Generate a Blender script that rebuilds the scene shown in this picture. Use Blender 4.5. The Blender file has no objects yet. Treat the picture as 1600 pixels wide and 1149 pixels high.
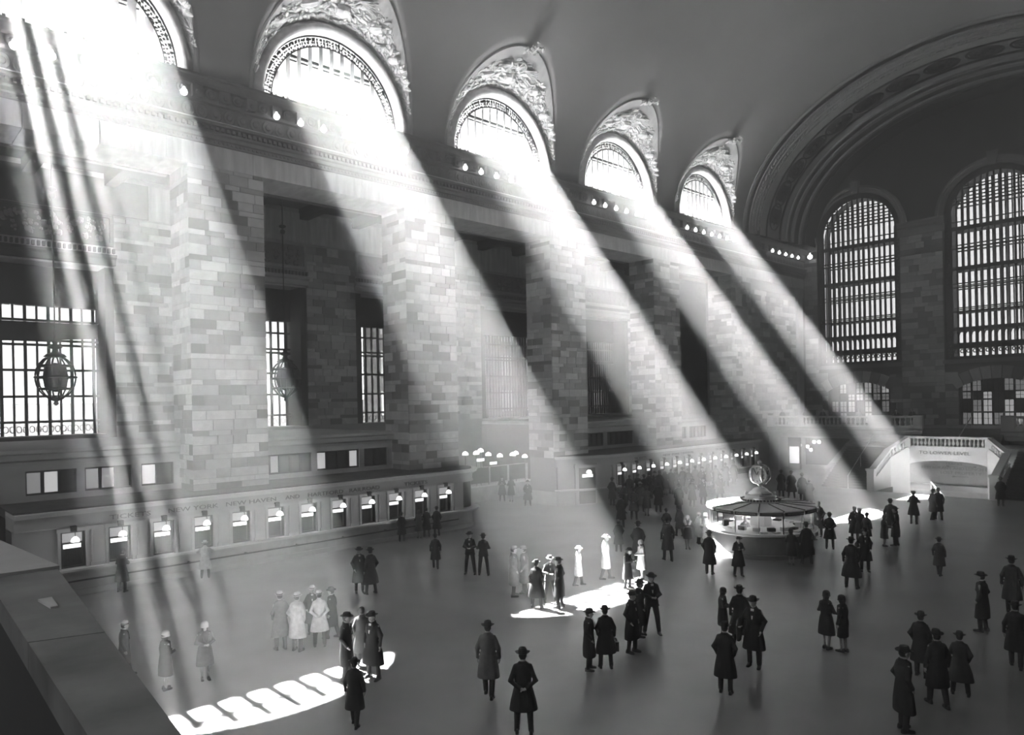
import bpy, bmesh, math, random
from mathutils import Vector, Matrix
random.seed(7)
R = math.radians
S = bpy.context.scene
COL = S.collection
PI = math.pi

# ------------------------------------------------------------------ camera
# world: x runs along the hall towards the far end wall, y towards the windowed long wall on the left, z up, metres
F, YAW, ROLL, Y0, EYE = 1120.0, 0.816, 0.0198, 53.4, 7.1
cd = bpy.data.cameras.new('camera'); cam = bpy.data.objects.new('camera', cd); COL.objects.link(cam)
cd.sensor_fit = 'HORIZONTAL'; cd.sensor_width = 36.0; cd.lens = 36.0 * F / 1600.0
cd.clip_start = 0.1; cd.clip_end = 400
cam.location = (0, 0, EYE)
fw = Vector((math.cos(YAW), math.sin(YAW), 0)); rt = Vector((math.sin(YAW), -math.cos(YAW), 0)); up = Vector((0, 0, 1))
r2 = rt * math.cos(ROLL) - up * math.sin(ROLL); u2 = up * math.cos(ROLL) + rt * math.sin(ROLL)
cam.matrix_world = Matrix(((r2.x, u2.x, -fw.x, 0), (r2.y, u2.y, -fw.y, 0), (r2.z, u2.z, -fw.z, EYE), (0, 0, 0, 1)))
cd.shift_y = Y0 / 1600.0
S.camera = cam

def ray(px, py):
    X, Y = px - 800, py - 574.5
    c, s = math.cos(ROLL), math.sin(ROLL)
    u = c * X - s * Y; v = s * X + c * Y
    return Vector((fw.x + rt.x * u / F, fw.y + rt.y * u / F, -(v - Y0) / F))
def floor_at(px, py, z=0.0):
    r = ray(px, py); t = (z - EYE) / r.z
    return Vector((r.x * t, r.y * t, z))
def on_y(px, py, y):
    r = ray(px, py); t = y / r.y
    return Vector((r.x * t, y, EYE + r.z * t))
def on_x(px, py, x):
    r = ray(px, py); t = x / r.x
    return Vector((x, r.y * t, EYE + r.z * t))

# ------------------------------------------------------------------ light
SUN_E, SKY, HAZE = 800.0, 2.0, 0.0105
w = bpy.data.worlds.new('world'); S.world = w; w.use_nodes = True
bg = w.node_tree.nodes['Background']; bg.inputs[0].default_value = (1, 1, 1, 1); bg.inputs[1].default_value = SKY
sl = bpy.data.lights.new('sun', 'SUN'); sl.energy = SUN_E; sl.angle = R(0.53); sl.color = (1, 1, 1)
sun = bpy.data.objects.new('sun', sl); COL.objects.link(sun)
sdir = Vector((-0.012, 0.572, 0.820)).normalized()
sun.rotation_euler = sdir.to_track_quat('Z', 'Y').to_euler(); sun.location = (20, 60, 60)
vs = S.view_settings; vs.view_transform = 'Standard'; vs.look = 'None'; vs.exposure = 0.12; vs.gamma = 1.0; vs.use_curve_mapping = False
cy = S.cycles
cy.max_bounces = 6; cy.diffuse_bounces = 4; cy.glossy_bounces = 2; cy.transmission_bounces = 2; cy.transparent_max_bounces = 12
cy.volume_bounces = 0; cy.sample_clamp_indirect = 40.0; cy.sample_clamp_direct = 0
cy.use_denoising = True; cy.denoiser = 'OPENIMAGEDENOISE'; cy.denoising_input_passes = 'RGB_ALBEDO_NORMAL'
cy.caustics_reflective = False; cy.caustics_refractive = False
cy.blur_glossy = 1.0

# hall frame
X_E, X_W = -11.4, 73.5           # end walls
Y_S, Y_N = 33.4, -0.4            # pillar faces of the long walls
YC, HW = 16.5, 16.9              # vault centre and half width
Z_B, Z_T, Z_C = 18.2, 19.2, 22.25   # lintel bottom / top, cornice top
BAY, PW = 11.8, 3.54
def bay_c(k): return 7.5 + BAY * k      # centre of lunette k = 0..4
def pier_x(k): return 23.43 + BAY * (k - 1)   # left edge of pier k

def portal(name, loc, sx, sz, normal):
    l = bpy.data.lights.new(name, 'AREA'); l.shape = 'RECTANGLE'; l.size = sx; l.size_y = sz
    l.cycles.is_portal = True
    o = bpy.data.objects.new(name, l); COL.objects.link(o); o.location = loc
    o.rotation_euler = Vector(normal).to_track_quat('-Z', 'Z').to_euler()
    return o
for k in range(5):
    portal('sky_portal', (bay_c(k), 33.9, 24.2), 8.2, 4.2, (0, -1, 0))
    portal('sky_portal', (bay_c(k), -0.9, 24.2), 8.2, 4.2, (0, 1, 0))
for y in (28.05, 16.5, 4.95):
    portal('sky_portal', (73.9, y, 18.7), 7.8, 17.2, (-1, 0, 0))
    portal('sky_portal', (-11.8, y, 18.7), 7.8, 17.2, (1, 0, 0))
for k in (0, 1, 3, 4):
    portal('sky_portal', (bay_c(k) , 45.6, 9.4), 8.2, 7.4, (0, -1, 0))

# ------------------------------------------------------------------ materials
def mat(name, g, rough=0.7, var=0.0, scale=2.0, metal=0.0, bump=0.0, emit=0.0, rnd=None, stretch=None, spec=0.5):
    m = bpy.data.materials.new(name); m.use_nodes = True
    nt = m.node_tree; b = nt.nodes['Principled BSDF']; L = nt.links.new
    b.inputs['Roughness'].default_value = rough; b.inputs['Metallic'].default_value = metal
    b.inputs['Specular IOR Level'].default_value = spec
    b.inputs['Base Color'].default_value = (g, g, g, 1)
    src = None
    if rnd:
        oi = nt.nodes.new('ShaderNodeObjectInfo'); cr = nt.nodes.new('ShaderNodeValToRGB')
        L(oi.outputs['Random'], cr.inputs[0]); e = cr.color_ramp.elements
        e[0].position = 0; e[0].color = (rnd[0][1],) * 3 + (1,); e[1].position = rnd[1][0]; e[1].color = (rnd[1][1],) * 3 + (1,)
        for p, v in rnd[2:]:
            q = e.new(p); q.color = (v, v, v, 1)
        src = cr.outputs[0]
    if var or bump:
        tc = nt.nodes.new('ShaderNodeTexCoord'); mp = nt.nodes.new('ShaderNodeMapping')
        g0 = nt.nodes.new('ShaderNodeNewGeometry')
        L(g0.outputs['Position'], mp.inputs[0])
        if stretch: mp.inputs['Scale'].default_value = stretch
        n = nt.nodes.new('ShaderNodeTexNoise'); n.inputs['Scale'].default_value = scale; n.inputs['Detail'].default_value = 5
        L(mp.outputs[0], n.inputs[0])
        if var:
            mr = nt.nodes.new('ShaderNodeMapRange'); mr.inputs[1].default_value = .3; mr.inputs[2].default_value = .7
            mr.inputs[3].default_value = 1 - var; mr.inputs[4].default_value = 1 + var
            L(n.outputs['Fac'], mr.inputs[0])
            mx = nt.nodes.new('ShaderNodeMix'); mx.data_type = 'RGBA'; mx.blend_type = 'MULTIPLY'; mx.inputs[0].default_value = 1
            if src: L(src, mx.inputs[6])
            else: mx.inputs[6].default_value = (g, g, g, 1)
            L(mr.outputs[0], mx.inputs[7]); src = mx.outputs[2]
        if bump:
            bp = nt.nodes.new('ShaderNodeBump'); bp.inputs['Strength'].default_value = bump; bp.inputs['Distance'].default_value = .05
            L(n.outputs['Fac'], bp.inputs['Height']); L(bp.outputs[0], b.inputs['Normal'])
    if src: L(src, b.inputs['Base Color'])
    if emit:
        b.inputs['Emission Color'].default_value = (1, 1, 1, 1); b.inputs['Emission Strength'].default_value = emit
        m.cycles.emission_sampling = 'NONE' if emit < 0 else 'AUTO'
    return m
M = {}
M['floor'] = mat('polished_marble_floor', .235, .32, .28, .35, bump=.02)
M['joint'] = mat('floor_joint', .12, .6)
M['block'] = mat('limestone_block', .35, .8, .12, 3, rnd=[(0, .16), (.16, .20), (.18, .30), (.38, .34), (.40, .44), (.66, .48), (.68, .60), (.85, .66)], bump=.15)
M['block_dark'] = mat('darker_limestone_block', .15, .8, .12, 3, rnd=[(0, .12), (.25, .15), (.28, .29), (.6, .33), (.62, .44), (.85, .52)], bump=.15)  # darker-toned stone for the end wall
M['core'] = mat('mortar_core', .30, .9)
M['stone'] = mat('dressed_limestone', .46, .75, .10, 1.5, bump=.1)
M['veined'] = mat('veined_marble_lintel', .60, .6, .22, 1.2, stretch=(2.5, 1, .35), bump=.05)
M['ceil'] = mat('painted_plaster_vault', .32, .9, .22, .14)
M['rib'] = mat('plaster_ribs', .34, .85, .15, 2, bump=.1)
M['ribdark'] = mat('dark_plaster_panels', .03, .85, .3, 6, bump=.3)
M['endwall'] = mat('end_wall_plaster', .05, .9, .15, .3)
M['cornice'] = mat('cornice_stone', .22, .8, .15, 4, bump=.1)
M['relief'] = mat('stucco_relief', .62, .7, .28, 2.5, bump=.5)
M['soffit'] = mat('lunette_soffit', .50, .8, .25, 1.4, bump=.3)
M['iron'] = mat('black_painted_iron', .018, .85, .2, 5, spec=.12)
M['glareiron'] = mat('glare_pale_mullion', .7, .6)  # pale colour puts the window glare into the bars
M['bronze'] = mat('dark_bronze', .05, .35, .2, 8, metal=.8)
M['brass'] = mat('polished_brass', .75, .3, metal=1)
M['statuary'] = mat('white_statuary_marble', .82, .5, .05, 1.2)
M['dark'] = mat('shade_black', .03, .8)  # near-black tone standing in for shade in openings and on the parapet
M['marble'] = mat('light_marble', .66, .5, .10, 1.2, bump=.03)
M['marble2'] = mat('grey_marble', .40, .5, .25, 1.6, bump=.04)
M['parapet'] = mat('worn_marble_parapet', .14, .55, .45, 2.2, bump=.15)
M['step'] = mat('worn_dark_steps', .12, .7)
M['drum'] = mat('grey_veined_drum', .16, .5, .3, 2)
M['roof'] = mat('dusty_tar_roof', .05, .95, .5, 1.6, bump=.8)
M['glow'] = mat('lit_milk_glass', .9, .3, emit=7)
M['panel'] = mat('lit_paper_panel', .9, .6, emit=1.3)
M['panel_dim'] = mat('dim_lit_blind', .6, .8, emit=.2)
M['panel_mid'] = mat('lit_blind', .7, .8, emit=.55)
M['ink'] = mat('carved_letter_ink', .05, .8)
M['white'] = mat('white_enamel', .8, .4)
M['awning'] = mat('pale_canvas_roof', .8, .8, .08, 5)
M['wood'] = mat('dark_varnished_wood', .07, .45, .3, 4)
M['paper'] = mat('paper', .75, .8)
M['skin'] = mat('skin', .42, .6)
M['hair'] = mat('dark_hair', .03, .7)
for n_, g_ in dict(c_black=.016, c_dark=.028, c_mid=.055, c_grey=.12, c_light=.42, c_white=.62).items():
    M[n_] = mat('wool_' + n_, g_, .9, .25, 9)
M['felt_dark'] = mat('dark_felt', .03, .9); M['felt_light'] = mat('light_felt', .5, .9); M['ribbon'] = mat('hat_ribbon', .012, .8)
M['leather'] = mat('black_leather', .02, .4); M['shirt'] = mat('white_shirt', .7, .8); M['stocking'] = mat('stocking', .25, .6)
M['fur'] = mat('pale_fur', .55, 1, .35, 30, bump=1)
def glass_mat():
    m = bpy.data.materials.new('window_glass'); m.use_nodes = True; nt = m.node_tree
    for n in list(nt.nodes): nt.nodes.remove(n)
    o = nt.nodes.new('ShaderNodeOutputMaterial'); t = nt.nodes.new('ShaderNodeBsdfTransparent'); g = nt.nodes.new('ShaderNodeBsdfGlossy')
    t.inputs[0].default_value = (.94, .94, .94, 1); g.inputs['Roughness'].default_value = .05
    mx = nt.nodes.new('ShaderNodeMixShader'); mx.inputs[0].default_value = .05
    nt.links.new(t.outputs[0], mx.inputs[1]); nt.links.new(g.outputs[0], mx.inputs[2]); nt.links.new(mx.outputs[0], o.inputs[0])
    return m
M['glass'] = glass_mat()

# ------------------------------------------------------------------ mesh helpers
class MB:
    def __init__(s): s.v = []; s.f = []
    def box(s, x0, x1, y0, y1, z0, z1):
        return s.hexa([(x0, y0, z0), (x1, y0, z0), (x1, y1, z0), (x0, y1, z0), (x0, y0, z1), (x1, y0, z1), (x1, y1, z1), (x0, y1, z1)])
    def hexa(s, p):
        n = len(s.v); s.v += [tuple(q) for q in p]
        s.f += [tuple(n + i for i in q) for q in ((0, 3, 2, 1), (4, 5, 6, 7), (0, 1, 5, 4), (1, 2, 6, 5), (2, 3, 7, 6), (3, 0, 4, 7))]
        return s
    def quad(s, *p):
        n = len(s.v); s.v += [tuple(q) for q in p]; s.f.append(tuple(range(n, n + len(p)))); return s
    def grid(s, rows, closed=False):
        n = len(s.v); m = len(rows[0])
        for r in rows: s.v += [tuple(q) for q in r]
        for i in range(len(rows) - 1):
            for j in range(m if closed else m - 1):
                a = n + i * m + j; b = n + i * m + (j + 1) % m
                s.f.append((a, b, b + m, a + m))
        return s
    def prism(s, prof, fn, t0, t1):
        """closed profile [(a,b)] swept from fn(a,b,t0) to fn(a,b,t1)"""
        n = len(s.v); k = len(prof)
        s.v += [tuple(fn(a, b, t0)) for a, b in prof] + [tuple(fn(a, b, t1)) for a, b in prof]
        for i in range(k):
            j = (i + 1) % k; s.f.append((n + i, n + j, n + k + j, n + k + i))
        s.f.append(tuple(n + i for i in reversed(range(k)))); s.f.append(tuple(n + k + i for i in range(k)))
        return s
    def lathe(s, prof, c=(0, 0, 0), seg=16, sx=1, sy=1):
        rows = [[(c[0] + r * sx * math.cos(2 * PI * j / seg), c[1] + r * sy * math.sin(2 * PI * j / seg), c[2] + z) for j in range(seg)] for r, z in prof]
        s.grid(rows, True); n = len(s.v)
        s.f.append(tuple(n - seg + j for j in range(seg))); s.f.append(tuple(n - seg * len(prof) + j for j in reversed(range(seg))))
        return s
    def tube(s, pts, rad, seg=6, cap=True):
        pts = [Vector(p) for p in pts]; rows = []
        for i, p in enumerate(pts):
            d = (pts[min(i + 1, len(pts) - 1)] - pts[max(i - 1, 0)]).normalized()
            a = d.cross(Vector((0, 0, 1)));
            if a.length < .05: a = d.cross(Vector((1, 0, 0)))
            a.normalize(); b = d.cross(a); r = rad[i] if isinstance(rad, (list, tuple)) else rad
            rows.append([p + (a * math.cos(2 * PI * j / seg) + b * math.sin(2 * PI * j / seg)) * r for j in range(seg)])
        s.grid(rows, True)
        if cap:
            n = len(s.v); s.f.append(tuple(n - seg + j for j in range(seg))); s.f.append(tuple(n - seg * len(pts) + j for j in reversed(range(seg))))
        return s
    def ball(s, c, r, seg=10, ring=6, sz=1):
        prof = [(max(1e-3, r * math.sin(PI * i / ring)), -r * sz * math.cos(PI * i / ring)) for i in range(ring + 1)]
        return s.lathe(prof, c, seg)
    def build(s, name, m, parent=None, smooth=False, kind=None, weld=False):
        me = bpy.data.meshes.new(name); me.from_pydata(s.v, [], s.f); me.materials.append(m if not isinstance(m, str) else M[m])
        bm = bmesh.new(); bm.from_mesh(me)
        if weld: bmesh.ops.remove_doubles(bm, verts=bm.verts, dist=1e-4)
        bmesh.ops.recalc_face_normals(bm, faces=bm.faces); bm.to_mesh(me); bm.free()
        if smooth:
            for p in me.polygons: p.use_smooth = True
        o = bpy.data.objects.new(name, me); COL.objects.link(o)
        if parent: o.parent = parent
        if kind: o['kind'] = kind
        return o
def empty(name, loc=(0, 0, 0), rz=0):
    o = bpy.data.objects.new(name, None); COL.objects.link(o); o.location = loc; o.rotation_euler = (0, 0, rz); o.empty_display_size = .2
    return o
def tag(o, label=None, cat=None, group=None, kind=None):
    if label: o['label'] = label
    if cat: o['category'] = cat
    if group: o['group'] = group
    if kind: o['kind'] = kind
    return o
def struct(o, label=None): return tag(o, label, None, None, 'structure')
def inst(name, me, parent, loc, scale=(1, 1, 1), rot=(0, 0, 0), m=None):
    o = bpy.data.objects.new(name, me); COL.objects.link(o); o.parent = parent; o.location = loc; o.scale = scale; o.rotation_euler = rot
    if m: o.material_slots[0].link = 'OBJECT'; o.material_slots[0].material = m
    return o
def copy_tree(o, parent=None):
    c = o.copy(); COL.objects.link(c)
    if parent: c.parent = parent
    for ch in KIDS.get(o.name, ()): copy_tree(ch, c)
    return c
KIDS = {}
def index_kids(root):
    KIDS[root.name] = list(root.children)
    for c in root.children: index_kids(c)
def mesh_of(mb, name, m):
    o = mb.build(name, m); me = o.data; bpy.data.objects.remove(o); return me
UNIT = {}
def unit_box(m):
    if m not in UNIT:
        b = MB(); e = .04
        b.hexa([(-.5, -.5, -.5), (.5, -.5, -.5), (.5, .5, -.5), (-.5, .5, -.5), (-.5, -.5, .5), (.5, -.5, .5), (.5, .5, .5), (-.5, .5, .5)])
        UNIT[m] = mesh_of(b, 'unit_' + m, m)
    return UNIT[m]
def ibox(name, m, parent, x0, x1, y0, y1, z0, z1):
    return inst(name, unit_box(m), parent, ((x0 + x1) / 2, (y0 + y1) / 2, (z0 + z1) / 2), (x1 - x0, y1 - y0, z1 - z0))
def ashlar(parent, u0, u1, z0, z1, place, rng, limit=300, hmin=.24, hmax=.48, name='stone_block', lens=(.62, 1.35), bm_='block'):
    """random coursed blocks; place(ua,ub,za,zb) -> box limits"""
    z = z0; n = 0; k = 0
    while z < z1 - .02:
        h = hmin if k % 3 == 1 else hmax * rng.uniform(.85, 1.05)
        if z + h > z1 - .15: h = z1 - z
        u = u0
        first = rng.uniform(.4, .8) if k % 2 else rng.uniform(.8, 1.3)
        while u < u1 - .02:
            l = first if u == u0 else rng.uniform(*lens)
            if u + l > u1 - .35: l = u1 - u
            g = .012
            bx = place(u + g, u + l - g, z + g, z + h - g)
            if bx: ibox(name, bm_, parent, *bx); n += 1
            u += l
        z += h; k += 1
    return n
def holed_panel(mb, u0, u1, z0, z1, holes, fn, p0, p1, n=20):
    """thick panel in (u,z) between depths p0,p1; holes (uc,hw,zsill,zspring,rise); fn(u,p,z)->xyz"""
    cuts = {u0, u1}
    for uc, hw, zs, zp, ri in holes:
        for i in range(n + 1): cuts.add(uc - hw * math.cos(PI * i / n))
    cuts = sorted(c for c in cuts if u0 - 1e-6 <= c <= u1 + 1e-6)
    def top(h, u):
        uc, hw, zs, zp, ri = h; t = max(0, 1 - ((u - uc) / hw) ** 2); return zp + ri * math.sqrt(t)
    def piece(a, b, za0, zb0, za1, zb1):
        mb.hexa([fn(a, p0, za0), fn(b, p0, zb0), fn(b, p1, zb0), fn(a, p1, za0), fn(a, p0, za1), fn(b, p0, zb1), fn(b, p1, zb1), fn(a, p1, za1)])
    for a, b in zip(cuts[:-1], cuts[1:]):
        if b - a < 1e-5: continue
        m = (a + b) / 2; h = next((h for h in holes if abs(m - h[0]) < h[1]), None)
        if not h: piece(a, b, z0, z0, z1, z1)
        else:
            if h[2] > z0 + .01: piece(a, b, z0, z0, h[2], h[2])
            if top(h, m) < z1: piece(a, b, top(h, a), top(h, b), z1, z1)
    return mb
fx = lambda u, p, z: (u, p, z)      # panel along x, depth y
fy = lambda u, p, z: (p, u, z)      # panel along y, depth x
def text(s, size, m, parent, loc, right, upv, name='lettering', depth=.012, align='CENTER', sx=1.0, space=1.0):
    c = bpy.data.curves.new(name, 'FONT'); c.body = s; c.size = size; c.extrude = depth; c.align_x = align; c.align_y = 'CENTER'
    c.space_character = space; c.resolution_u = 2
    t = bpy.data.objects.new(name, c); COL.objects.link(t)
    dg = bpy.context.evaluated_depsgraph_get(); me = bpy.data.meshes.new_from_object(t.evaluated_get(dg)); bpy.data.objects.remove(t)
    me.materials.clear(); me.materials.append(M[m])
    o = bpy.data.objects.new(name, me); COL.objects.link(o); o.parent = parent
    rv, uv = Vector(right), Vector(upv); nv = rv.cross(uv)
    o.matrix_local = Matrix(((rv.x * sx, uv.x, nv.x, loc[0]), (rv.y * sx, uv.y, nv.y, loc[1]), (rv.z * sx, uv.z, nv.z, loc[2]), (0, 0, 0, 1)))
    return o
def beam(name, m, a, b, sz, parent=None):
    MBx = MB().tube([a, b], sz, 6); return MBx.build(name, m, parent)

# ------------------------------------------------------------------ haze
hz = MB().box(X_E, X_W + .02, Y_N, 33.45, .02, 34.55).box(X_E, X_W, 33.46, 44.9, .02, 18.1)
def volume_mat():
    m = bpy.data.materials.new('dusty_air'); m.use_nodes = True; nt = m.node_tree
    for n in list(nt.nodes): nt.nodes.remove(n)
    o = nt.nodes.new('ShaderNodeOutputMaterial'); v = nt.nodes.new('ShaderNodeVolumeScatter')
    v.inputs['Density'].default_value = HAZE; v.inputs['Anisotropy'].default_value = .45; v.inputs['Color'].default_value = (1, 1, 1, 1)
    nt.links.new(v.outputs[0], o.inputs['Volume']); return m
M['air'] = volume_mat()
hob = hz.build('dusty_air', 'air'); tag(hob, 'thin dusty haze filling the whole hall and catching the sunbeams', 'haze', None, 'stuff')
hob.display_type = 'WIRE'

# ------------------------------------------------------------------ floor
fl = MB().box(X_E - 2, 55.4, -3, 47, -.4, 0).box(55.4, 62, -3, 12.9, -.4, 0).box(55.4, 62, 20.1, 47, -.4, 0).box(62, X_W + 3, -3, 47, -.4, 0)
floor = struct(fl.build('floor', 'floor'), 'polished marble floor of the hall')

# ------------------------------------------------------------------ vault
def zlow(x):
    for k in range(5):
        u = (x - bay_c(k)) / 4.75
        if abs(u) < 1: return 22.3 + 6.45 * math.sqrt(1 - u * u)
    return 22.3
def vault_pt(x, z, side=1, inset=0.0):
    s_ = min(1, max(0, (z - 22.3) / 12.1)); return (x, YC + side * (HW - inset) * math.sqrt(1 - s_ * s_), z)
xs = set([X_E, X_W])
for k in range(5):
    for i in range(25): xs.add(bay_c(k) - 4.75 * math.cos(PI * i / 24))
x = X_E
while x < X_W: xs.add(x); x += 2.5
xs = sorted(xs)
rows = []
for x in xs:
    t0 = math.asin(min(1, (zlow(x) - 22.3) / 12.1)); row = []
    for j in range(41):
        th = t0 + (PI - 2 * t0) * j / 40
        row.append((x, YC + HW * math.cos(th), 22.3 + 12.1 * math.sin(th)))
    rows.append(row)
vm = MB().grid(rows)
ceiling = struct(vm.build('ceiling', 'ceil', smooth=True), 'plain plaster barrel vault')
so = ceiling.modifiers.new('thick', 'SOLIDIFY'); so.thickness = .35; so.offset = -1
# ensure the shell grows outwards
me = ceiling.data
if sum(p.normal.z for p in me.polygons) > 0: me.flip_normals()

# outer walls above the cornice with the half-round window openings
LR = 3.95
holes = [(bay_c(k), LR, 22.3, 22.35, 4.15) for k in range(5)]
wu = holed_panel(MB(), X_E - .5, X_W + .5, 22.0, 35.6, holes, fx, 33.5, 34.2, 28)
wall_left = struct(wu.build('wall_left', 'ceil'), 'long wall on the left')
wn = holed_panel(MB(), X_E - .5, X_W + .5, 22.0, 35.6, holes, fx, -1.6, -.5, 16)
struct(wn.build('wall_right', 'ceil'))
rf = MB().box(X_E - .5, X_W + .5, -1.6, 34.6, 35.0, 35.5)
struct(rf.build('ceiling', 'core'))

# ------------------------------------------------------------------ long wall on the left: piers, lintel, entablature
def pier(k, lab):
    x0 = pier_x(k); x1 = x0 + PW; rng = random.Random(100 + k)
    t = empty('stone_pier', (x0, Y_S, 0)); tag(t, lab, 'pillar', 'square stone piers of the long wall')
    ch = []
    MB().box(.04, PW - .04, .04, 2.36, 0, Z_B).build('pier_core', 'core', t)
    ashlar(t, 0, PW, 3.2, Z_B, lambda a, b, c, d: (a, b, 0, .06, c, d), rng)
    ashlar(t, .06, 2.4, 3.2, Z_B, lambda a, b, c, d: (0, .06, a, b, c, d), rng)
    MB().box(-.05, PW + .05, -.06, 2.42, 0, .9).build('plinth', 'stone', t)
    return t
plabs = ['stone pier hidden behind the leftmost sunbeam, left of the first hanging lantern',
         'stone pier right of the tall deep opening with the second hanging lantern',
         'brightly lit middle stone pier right of the hazy passage',
         'stone pier at the right of the large black barred window',
         'narrow looking last stone pier before the plain end part of the wall']
for i in range(5): pier(i, plabs[i])
t = empty('stone_pier', (pier_x(-1), Y_S, 0)); tag(t, 'stone pier at the extreme left edge, mostly in darkness', 'pillar', 'square stone piers of the long wall')
MB().box(0, PW, 0, 2.4, 0, Z_B).build('pier_core', 'stone', t)

# plain end part of the wall (x 62.4..73.5), blocks as children
we = empty('wall_left_end', (0, 0, 0)); struct(we, 'end part of the long wall right of the last pier')
MB().box(pier_x(4) + PW + .07, X_W, 33.66, 36, 0, Z_B).build('wall_core', 'core', we)
rng = random.Random(5)
ashlar(we, pier_x(4) + PW + .06, 71.9, 3.7, 17.3, lambda a, b, c, d: (a, b, 33.6, 33.66, c, d), rng, hmin=.30, hmax=.54, lens=(.85, 1.8))
MB().box(pier_x(4) + PW + .06, X_W, 33.45, 33.7, 17.3, Z_B).build('wall_band', 'stone', we)
MB().box(71.9, 72.9, 33.3, 33.7, 0, Z_B).build('corner_pilaster', 'stone', we)
# lintel band and deep entablature
ent = empty('entablature', (0, 0, 0)); tag(ent, 'deep carved entablature and cornice running along the long wall under the half-round windows', 'cornice', None, 'structure')
# smooth veined lintel made of long pieces
x = X_E
rng = random.Random(3)
while x < X_W - .1:
    l = min(rng.uniform(2.6, 4.2), X_W - x)
    ibox('lintel_stone', 'veined', ent, x + .01, x + l - .01, Y_S, Y_S + 2.4, Z_B, Z_T)
    x += l
prof = [(33.4, 19.2), (33.32, 19.22), (33.30, 19.42), (33.2, 19.46), (33.2, 19.62), (33.1, 19.68), (33.1, 19.78), (33.28, 19.8), (33.28, 20.0),
        (33.05, 20.05), (33.05, 20.17), (33.36, 20.2), (33.36, 21.0), (33.2, 21.05), (33.15, 21.2), (33.15, 21.62), (33.0, 21.68), (32.95, 21.8), (32.93, 22.0), (32.88, 22.06), (32.88, 22.16), (33.5, 22.2), (34.0, 22.2), (34.0, 19.2)]
MB().prism(prof, lambda a, b, t: (t, a, b), X_E, X_W).build('cornice_moulding', 'cornice', ent)
MB().prism([(33.04, 20.17), (33.04, 20.215), (33.0, 20.215), (33.0, 20.17)], lambda a, b, t: (t, a, b), X_E, X_W).build('fillet', 'marble', ent)
d = MB(); x = X_E
while x < X_W: d.box(x, x + .13, 33.12, 33.29, 19.84, 20.0); x += .25
d.build('dentils', 'cornice', ent, kind='stuff')
bead = MB(); x = X_E
while x < X_W:
    bead.box(x, x + .08, 33.24, 33.31, 19.3, 19.38); x += .2
bead.build('beading', 'cornice', ent, kind='stuff')
# carved coffer blocks between the brackets
mb_ = MB().hexa([(-.2, 0, 0), (.2, 0, 0), (.2, .42, 0), (-.2, .42, 0), (-.24, -.06, .5), (.24, -.06, .5), (.24, .42, .5), (-.24, .42, .5)])
mb_.ball((0, .02, .2), .13, 6, 4)
brk = mesh_of(mb_, 'bracket', 'cornice')
roM = MB().lathe([(.01, 0), (.3, .0), (.34, .04), (.30, .08), (.16, .05), (.12, .1), (.01, .12)], (0, 0, 0), 12)
roM = mesh_of(roM, 'rosette', 'cornice')
x = 3.85 - .625 - 11.25
while x < X_W - .6:
    inst('bracket', brk, ent, (x, 32.95, 21.12))
    for q in (.3125, .9375): inst('shell_ornament', roM, ent, (x + q, 33.35, 20.62), rot=(PI / 2, 0, 0), scale=(.85, 1.0, .9))
    inst('rosette', roM, ent, (x + .625, 33.14, 21.4), rot=(PI / 2, 0, 0), scale=(.75, .75, 1))
    x += 1.25
# north side entablature, mirrored and plain (never seen from the hall floor camera)
MB().prism([(2 * YC - a, b) for a, b in prof], lambda a, b, t: (t, a, b), X_E, X_W).build('cornice_moulding', 'cornice', ent)
wr = empty('wall_right_lower'); struct(wr)
for k in range(-1, 6):
    x0 = pier_x(k)
    if x0 < X_E: continue
    MB().box(x0, min(x0 + PW, X_W), -2.8, Y_N, 0, Z_B).build('pier', 'stone', wr)
MB().box(X_E, X_W, -3.2, Y_N, Z_B, Z_C).build('lintel', 'veined', wr)
MB().box(4, X_W, -3.2, -2.8, 0, Z_B).build('infill', 'stone', wr)
MB().box(X_E, 4, -3.2, -2.8, 0, Z_B).build('infill', 'stone', wr)

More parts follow.
